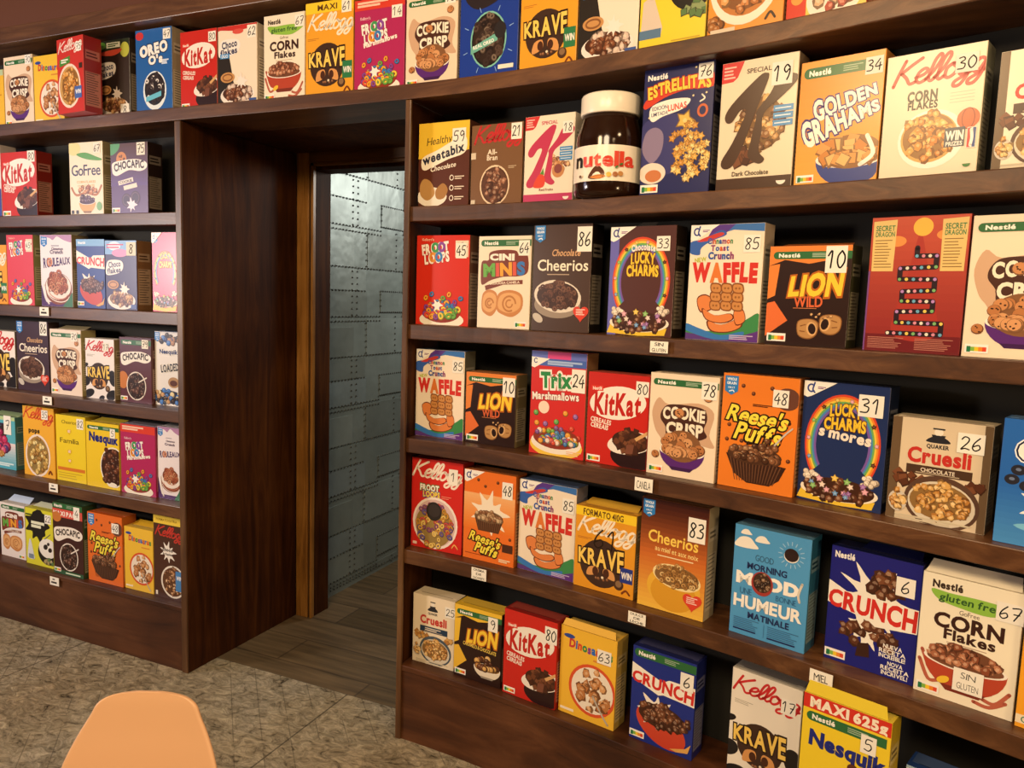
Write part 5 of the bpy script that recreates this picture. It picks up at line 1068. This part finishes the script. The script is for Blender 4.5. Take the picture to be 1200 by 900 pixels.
cereal('L2g', 'pink cereal box with rainbow arch against the doorway side panel, second left bay shelf', '#d84a78', lambda A: (A.badge(.13, .93, .2), lucky_art(A, 'pink')), left='#b02a20')
cereal('L3a', 'white and black splash cereal box cut by the left edge, third left bay shelf', '#efe6dc', lambda A: krave_art(A, 'white'), side='#6a5a48')
cereal('L3b', 'dark aubergine cereal box with white serif title and red heart, third left bay shelf', '#3f2c38', choco_cheer_art, ('86', .86, .91, .22, .28), d=.05)
cereal('L3c', 'cream cereal box with purple bowl, third left bay shelf', '#efdcca', cookie_art, ('70', .8, .9), side='#a89a6a', flap=('#b8a880', 20))
cereal('L3d', 'white cereal box with black splashes and sticker 17, third left bay shelf', '#efe8e4', lambda A: krave_art(A, 'white'), ('17', .72, .87), side='#8a7a58')
cereal('L3e', 'dark maroon cereal box with round dark bowl and green header, third left bay shelf', '#5a2c34', lambda A: chocapic_art(A, 'std'), ('79', .82, .91))
cereal('L3f', 'midnight blue and white cereal box with scattered pieces beside the doorway, third left bay shelf', '#e8e4e0', lambda A: nesquik_art(A, False, True), top='#3f6aa8')
cereal('L4a', 'teal and pink cereal box with berries cut by the left edge, fourth left bay shelf', '#5ab0c0', berry_art, ('7', .76, .84, .24, .4), side='#4a7a7a', flap=('#a8c090', 12), top='#a8c090')
cereal('L4b', 'orange-yellow cereal box with red script and round bowl, fourth left bay shelf', '#eeb03a', pops_art, ('35', .72, .9), side='#c88a1c')
cereal('L4c', 'lemon yellow cereal box with plain thin lettering and hearts, fourth left bay shelf', '#eed22e', familia_art, ('82', .83, .89, .22, .24))
cereal('L4d', 'yellow cereal box with blue bold title and chocolate balls, fourth left bay shelf', '#eecb2e', nesquik_art, ('5', .82, .86), flap=('#dcc040', 15))
cereal('L4e', 'magenta cereal box with red header, fourth left bay shelf', '#b02a5e', lambda A: froot_art(A, True), top='#a8a0b0')
cereal('L4f', 'white and purple cereal box with spiral cereal bowl against the doorway, fourth left bay shelf', '#efe6ea', rouleaux_art, flap=('#9a9a98', 10))
cereal('L5a', 'white cereal box with rainbow block letters at the left edge, lowest left bay shelf', '#efe6e0', cini_art, flap=('#c8d8f0', 40))
cereal('L5b', 'lime yellow cereal box with black and white bowl, lowest left bay shelf', '#dcd838', cow_art, ('22', .83, .86, .22, .22), flap=('#d8dcc0', 18))
cereal('L5c', 'dark brown cereal box with pink banner and green header, lowest left bay shelf', '#3f201c', lambda A: chocapic_art(A, 'maxi'), ('4', .82, .89, .2, .3), top='#2c4a30', side='#2c4a30')
cereal('L5d', 'orange cereal box with yellow brushed title and sticker 48, lowest left bay shelf', '#e4702a', reese_art, ('48', .82, .83), top='#c85a20')
cereal('L5e', 'yellow cereal box with cookie plate and multicoloured title, lowest left bay shelf', '#eec23e', dino_art, flap=('#e0b030', 20))
cereal('L5f', 'brown cereal box with yellow header beside the doorway, lowest left bay shelf', '#4a2c20', krispies_art)
# --- right bay
cereal('R1a', 'yellow and brown biscuit cereal box with sticker 59, uppermost right bay shelf', '#5a3024', weetabix_art, ('59', .8, .82, .26, .26))
cereal('R1b', 'brown bran cereal box with red script and sticker 21, uppermost right bay shelf', '#7a5638', allbran_art, ('21', .88, .89, .2, .26))
cereal('R1c', 'white cereal box with big crimson letter and strawberry, left of the jar', W_, lambda A: specialk_art(A, True), ('18', .87, .84, .2, .2))
cereal('R1e', 'dark blue cereal box with star-shaped cereal and sticker 76, right of the jar', '#24285c', estrellitas_art, ('76', .88, .92), side='#141428')
cereal('R1f', 'cream cereal box with big dark brown letter and number 19, uppermost right bay shelf', '#e6d6ba', lambda A: specialk_art(A), ('19', .8, .86, .26, .28), side='#8a7a64')
cereal('R1g', 'golden orange cereal box with blue bowl of squares and sticker 34, uppermost right bay shelf', '#ef9d40', golden_art, ('34', .88, .89))
cereal('R1h', 'white corn flakes box with red script and number 30, uppermost right bay shelf', '#e6d8be', kell_flakes_art, ('30', .82, .86, .22, .2), side='#7a7a68')
cereal('R1i', 'cream muesli box cut by the right edge, uppermost right bay shelf', '#f0e4cc', lambda A: cruesli_art(A), side='#4a3a28')
cereal('R2a', 'red cereal box with coloured ring lettering and sticker 45, second right bay shelf', '#d2301f', lambda A: froot_art(A), ('45', .85, .83, .2, .24), side='#6a4a3a')
cereal('R2b', 'cream cereal box with rainbow block letters and two rolls, second right bay shelf', '#f2e2cb', cini_art, ('64', .87, .87, .2, .24))
cereal('R2c', 'dark brown cereal box with cream serif title and sticker 86, second right bay shelf', '#4a3428', choco_cheer_art, ('86', .88, .86, .24, .36), side='#1a1412')
cereal('R2d', 'brown and violet cereal box with rainbow and sticker 33, second right bay shelf', '#54302c', lambda A: (A.Rc(0, 0, .14, 1, '#6a68b8'), lucky_art(A, 'choc')), ('33', .82, .84), side='#2a2018', flap=('#8a8478', 25, .3, .6), top='#3f3a70')
cereal('R2e', 'white cereal box with large red title and sticker 85, second right bay shelf', '#f2e2cb', waffle_art, ('85', .85, .83, .22, .22), top='#5a8ac8')
cereal('R2f', 'short orange and dark brown cereal box with sticker 10, second right bay shelf', '#2b1712', lambda A: lion_art(A), ('10', .82, .86, .25, .32), top='#c87838', side='#3a3a24', flap=('#b8642c', 12))
cereal('R2g', 'dark red cereal box with printed board-game path, second right bay shelf', '#8a2a2a', board_game_art, top='#5a2a4a')
cereal('R2h', 'cream cereal box with chunky brown title cut by the right edge, second right bay shelf', '#f2dfc4', cookie_art)
cereal('R3a', 'white cereal box with red title, sticker 85, left end of third right bay shelf', '#f2e2cb', waffle_art, ('85', .87, .83, .22, .22), top='#5a8ac8', side='#6a6a5c')
cereal('R3b', 'short orange and dark brown cereal box with sticker 10, third right bay shelf', '#2b1712', lambda A: lion_art(A), ('10', .86, .83, .24, .32), top='#b87038', side='#7a6a48')
cereal('R3c', 'red cereal box with green title and sticker 24, third right bay shelf', '#cf2f2c', trix_art, ('24', .87, .74, .24, .36), side='#8a6a4a')
cereal('R3d', 'red cereal box with white oval logo and sticker 80, third right bay shelf', '#c8281e', kitkat_art, ('80', .89, .86, .2, .22))
cereal('R3e', 'cream cereal box with purple bowl and sticker 78, third right bay shelf', '#f2dfc4', cookie_art, ('78', .87, .87, .22, .24))
cereal('R3f', 'orange cereal box with yellow brushed title and sticker 48, third right bay shelf', '#e8802a', reese_art, ('48', .78, .82, .2, .22), side='#b8662a')
cereal('R3g', 'navy cereal box with rainbow and large sticker 31, third right bay shelf', '#20305f', lambda A: lucky_art(A, 'smores', '#20305f'), ('31', .80, .84, .28, .26), side='#16203a', top='#16203a')
cereal('R3h', 'cream and brown muesli box with sticker 26, third right bay shelf', '#dcc9ab', lambda A: cruesli_art(A), ('26', .8, .82, .26, .22), side='#5a4a36', left='#5a4630')
cereal('R3i', 'light blue cereal box cut by the right edge, third right bay shelf', '#2a66b8', lambda A: (A.grad(0, 0, 1, .5, '#4a90d0', '#2a66b8', 10), oreo_art(A, 'c')))
cereal('R4a', 'red cereal box with cream script, ring cereal bowl and sticker 1, fourth right bay shelf', '#cf2a24', frootbowl_art, ('1', .82, .84, .17, .26))
cereal('R4b', 'orange cereal box with yellow title at its bottom and sticker 48, fourth right bay shelf', '#e8742a', lambda A: reese_art(A, True), ('48', .85, .83, .2, .28))
cereal('R4c', 'white cereal box with large red title and sticker 85, fourth right bay shelf', '#f2e2cb', waffle_art, ('85', .87, .80, .2, .22), top='#7a98c8', side='#7a7a88')
cereal('R4d', 'orange-yellow cereal box with handwritten 61 over white script, fourth right bay shelf', '#e39a28', lambda A: krave_art(A, 'orange', 'FORMATO 410G'), ('61', .52, .64, .3, .28, 'ink'), flap=('#d8a83c', 20), top='#d8982c', side='#8a7040')
cereal('R4e', 'brown to yellow cereal box with ring cereal bowl and sticker 83, fourth right bay shelf', '#8a4a24', lambda A: cheerios_art(A, 'honey'), ('83', .84, .79, .25, .34), side='#b8a888')
cereal('R4f', 'sky blue cereal box with clouds and dark sun, fourth right bay shelf', '#4f9ad0', mood_art, side='#2a6484', top='#5a8aa8')
cereal('R4g', 'navy cereal box with red word, white splash and sticker 6, fourth right bay shelf', '#1b1f7a', lambda A: crunch_art(A), ('6', .84, .79, .2, .22), top='#20265a', flap=('#20265a', 15, .3, .95))
cereal('R4h', 'white corn flakes box with gluten-free note on red bowl, fourth right bay shelf', '#f3ead2', gf_flakes_art, ('67', .88, .83, .26, .22), note=(.55, .2, .30, .27, ('SIN', 'GLUTEN')), top='#e8dcc0', flap=('#eadfc6', 35, .02, .97, .55, .03))
cereal('R4i', 'orange cereal box cut by the right edge, fourth right bay shelf', '#efa42a', plain_orange_art)
cereal('R5a', 'cream muesli box with blue strip and sticker 25, lowest right bay shelf', '#ecdcc0', lambda A: cruesli_art(A, False), ('25', .9, .83, .24, .22), left='#3a444c', side='#3a444c')
cereal('R5b', 'yellow and dark brown cereal box with sticker 9, lowest right bay shelf', '#2b1712', lambda A: lion_art(A, False), ('9', .82, .84, .2, .26), top='#d8b030', side='#3a2a20')
cereal('R5c', 'red cereal box with white oval logo and sticker 80, lowest right bay shelf', '#c8281e', kitkat_art, ('80', .89, .84, .22, .27), top='#8a2420')
cereal('R5d', 'yellow cereal box with cookie plate, red rim and sticker 63, lowest right bay shelf', '#efbc3a', dino_art, ('63', .79, .78, .24, .22), flap=('#e8b848', 70, .02, .97, .3, .05), side='#b89a4a')
cereal('R5e', 'blue cereal box with red word banner, red bowl and sticker 6, lowest right bay shelf', '#1f2f86', lambda A: crunch_art(A, 'band'), ('6', .87, .79, .2, .26), top='#20265a', side='#1a246a')
cereal('R5f', 'white and black splash cereal box with sticker 17, lowest right bay shelf', '#efe6d6', lambda A: krave_art(A, 'white'), ('17', .82, .82, .2, .22), top='#d8d0c0')
cereal('R5g', 'tall yellow cereal box with red banner and sticker 5, lowest right bay shelf', '#eed02e', lambda A: nesquik_art(A, True), ('5', .77, .80, .17, .22), top='#d8c040', flap=('#e0c83a', 78, .01, .95, .4, .04))
cereal('R5h', 'blue box with pale striped front at the bottom right edge, lowest right bay shelf', '#24488c', blue_top_art, top='#23407c')

# --- chocolate spread jar
def jar(x, y, z):
    t = tag(empty('spread_jar', (x, y, z), R(18)), 'large glass jar of dark chocolate spread with white lid among the cereal boxes', 'jar')
    m = mat('dark_spread_glass', L('#24120a'), 0.12, 0.5)
    mb = MB(); mb.lathe([(.001, 0), (.072, 0), (.085, .004), (.0905, .016), (.0912, .035), (.0912, .132), (.089, .146), (.0895, .158), (.0875, .178), (.081, .203), (.0755, .220), (.0745, .236), (.001, .236)], 64)
    mb.v = [(q[0], q[1], q[2]*.918) for q in mb.v]; mb.build('glass_jar', m, t, True)
    mb = MB(); mb.lathe([(.001, .2365), (.0775, .2365), (.079, .238), (.0795, .240), (.0795, .287), (.0775, .292), (.074, .2945), (.001, .2955)], 64, '#f3ead8'); mb.v = [(q[0], q[1], q[2]*.918) for q in mb.v]; mb.build('lid', M_CARD, t, True)
    # paper label wrapped round the glass: flat art bent on the cylinder
    mb = MB(); W = .27; H = .100; A = Art(mb, W, H, y0=0, x0=-W/2, step=.0006); A.clip = False
    A.up()
    n = 48; A.raw([A.xy(i/n, j) for i in range(n+1) for j in (0, 1)], [(2*i, 2*i+2, 2*i+3, 2*i+1) for i in range(n)], '#f4ead8')
    y1 = A.y-.0012; pos = .128
    for ch, c, wd in zip('nutella', ['#241c1a']+['#d8402c']*6, (.09, .09, .062, .09, .026, .026, .09)): A.y = y1; A.T(ch, pos+wd/2, .62, .155, c, W=wd, b=.035); pos += wd+.024
    A.y = y1
    A.blob([(.30, .08), (.33, .28), (.38, .42), (.43, .36), (.46, .2), (.42, .06)], '#5a3424'); A.blob([(.32, .10), (.40, .17), (.47, .13), (.4, .05)], '#d88a4a')
    for u_, v_, r_, c in ((.50, .17, .026, '#ecb83a'), (.56, .18, .026, '#a8683a'), (.61, .2, .026, '#c08a50'), (.21, .14, .016, '#6a4a30')): A.E(u_, v_, r_, r_, c, n=10)
    A.E(.57, .38, .02, .01, '#3f7a3a', 40, n=8); A.E(.61, .46, .02, .01, '#3f7a3a', 30, n=8)
    mb.v = [((.0922-q[1])*math.sin(q[0]/.0915), -(.0922-q[1])*math.cos(q[0]/.0915), q[2]+.042) for q in mb.v]
    mb.v = [(q[0], q[1], q[2]*.918) for q in mb.v]; mb.build('label', M_CARD, t)
jar(-0.6236, 2.0300, 1.7358)

# --- handwritten tags pinned on the shelf edges
def shelf_tag(x, z, w, h, words, label, rot=0, f=-.006):
    nn = nrm(x); p = Vector((x, yw(x), 0))+nn*f
    mb = MB(); mb.box(-w/2, -.0006, -h/2, w/2, .0006, h/2, '#f2ede0')
    A = Art(mb, w, h, y0=-.0008, x0=-w/2); A.clip = False; k = len(mb.v)
    if words:
        n = len(words)
        for i, s in enumerate(words): A.T(s, .5, 1-(i+.5)/n, .62*h/w/n, '#1c1a18', W=min(.78, .13*len(s)+.1), b=-.005 if n == 1 else .01, jit=.35)
    else:
        A.lines(.3, .6, .7, .85, 1, '#5a5450', .1, 2); A.lines(.15, .15, .95, .55, 1, '#3a3634', .14, 5)
    mb.v = mb.v[:k]+[(q[0], q[1], q[2]-h/2) for q in mb.v[k:]]
    o = mb.build('shelf_tag', M_PAPER); t = nn.cross(Vector((0, 0, 1))); o.location = (p.x, p.y, z); o.rotation_euler = (0, R(rot), math.atan2(-nn.x, nn.y))
    tag(o, label, 'paper tag', 'handwritten tags on the shelf edges')
shelf_tag(-0.4321, 1.3507, 0.0495, 0.0293, ('SIN', 'GLUTEN'), 'white paper tag reading sin gluten on the second right bay shelf edge')
shelf_tag(-0.4542, 0.9893, 0.0512, 0.0350, ('CANELA',), 'white paper tag reading canela on the third right bay shelf edge')
shelf_tag(-0.9705, 0.6247, 0.0530, 0.0361, ('CREMA', 'DE', 'CACAHUETE'), 'white paper tag with three words nearest the doorway, fourth right bay shelf edge')
shelf_tag(-0.4536, 0.6261, 0.0512, 0.0303, ('DULCE', 'DE', 'LECHE'), 'white paper tag reading dulce de leche on the fourth right bay shelf edge')
shelf_tag(0.0061, 0.6272, 0.0514, 0.0298, ('MIEL',), 'white paper tag reading miel on the fourth right bay shelf edge')
shelf_tag(-2.9540, 1.3533, 0.0541, 0.0343, None, 'small white paper tag on the second left bay shelf edge')
shelf_tag(-2.9537, 0.9922, 0.0548, 0.0335, None, 'small white paper tag on the third left bay shelf edge')
shelf_tag(-2.9333, 0.6326, 0.0526, 0.0343, None, 'small white paper tag on the fourth left bay shelf edge')
shelf_tag(-2.9463, 0.2321, 0.0551, 0.0354, None, 'small white paper tag on the lowest left bay board')

# --- crumbs and paint flecks on the shelf boards are left to the wood; peach moulded chair in the foreground
def chair(x, y, rz):
    t = tag(empty('chair', (x, y, 0), rz), 'peach-orange moulded plastic chair in the foreground', 'chair')
    m = mat('peach_plastic', L('#d9ac84'), 0.42, 0.45)
    # shell profile (depth toward the sitter = -y), z, half width
    prof = [(-.40, .435, .185), (-.395, .45, .20), (-.34, .455, .222), (-.24, .435, .235), (-.12, .42, .238), (-.02, .425, .234), (.05, .46, .222), (.085, .52, .200), (.105, .585, .162), (.125, .665, .134), (.137, .714, .118), (.146, .748, .103), (.152, .775, .088), (.156, .794, .078), (.159, .805, .055), (.160, .809, .015)]
    n = 20; vs = []; fs = []
    q = catmull([(i, p[0]) for i, p in enumerate(prof)], 3); Y = [a[1] for a in q]; Z = [a[1] for a in catmull([(i, p[1]) for i, p in enumerate(prof)], 3)]; Wd = [a[1] for a in catmull([(i, p[2]) for i, p in enumerate(prof)], 3)]
    for yy, zz, ww in zip(Y, Z, Wd):
        for j in range(n+1):
            s_ = -1+2*j/n; seat = max(0, min(1, (.5-zz)/.06)); back = 1-seat
            vs.append((s_*ww, yy-back*.045*s_*s_*(ww/.22)**2, zz+seat*.035*abs(s_)**3))
    m_ = n+1
    for i in range(len(Y)-1):
        for j in range(n): fs.append((i*m_+j, i*m_+j+1, (i+1)*m_+j+1, (i+1)*m_+j))
    mb = MB(); mb.idx(vs, fs, '#e79a62'); o = mb.build('seat_shell', m, t, True)
    md = o.modifiers.new('thick', 'SOLIDIFY'); md.thickness = .009; md.offset = 0
    md = o.modifiers.new('sub', 'SUBSURF'); md.levels = 1; md.render_levels = 2
    wm = wood('beech_leg', L('#a8773f'), L('#c99a5e'), L('#dcb47c'), 'Z', 0.45)
    for sx in (-1, 1):
        for sy in (-1, 1):
            mb = MB(); mb.tube([(sx*.13, -.17+sy*.13, .415), (sx*.17, -.17+sy*.18, .2), (sx*.205, -.17+sy*.22, 0)], [.017, .014, .010], 12); mb.build('leg', wm, t, True)
    sm = mat('black_steel', L('#1a1a1a'), 0.4)
    for a, c in (((-1, -1), (1, 1)), ((-1, 1), (1, -1))):
        mb = MB(); mb.tube([(a[0]*.16, -.17+a[1]*.165, .25), (c[0]*.16, -.17+c[1]*.165, .25)], .004, 8); mb.build('brace', sm, t)
chair(-0.919, 0.693, R(25))
# room behind the camera (gives the bounce light its colour)
mb = MB(); mb.box(-5.5, -4.06, 0, 2.2, -4.0, 3.2); tag(mb.build('wall_rear', mat('rear_paint', L('#a08468'), 0.8)), kind='structure')
mb = MB(); mb.box(-5.5, -4.0, 3.2, 2.2, 2.8, 3.26); tag(mb.build('ceiling', mat('ceiling_paint', L('#8a7058'), 0.8)), kind='structure')
mb = MB(); mb.box(-5.56, -4.06, 0, -5.5, 2.8, 3.2); tag(mb.build('wall_left', mat('left_paint', L('#a09890'), 0.8)), kind='structure')
mb = MB(); mb.box(2.2, -4.06, 0, 2.26, 2.8, 3.2); tag(mb.build('wall_right', mat('right_paint', L('#a08468'), 0.8)), kind='structure')
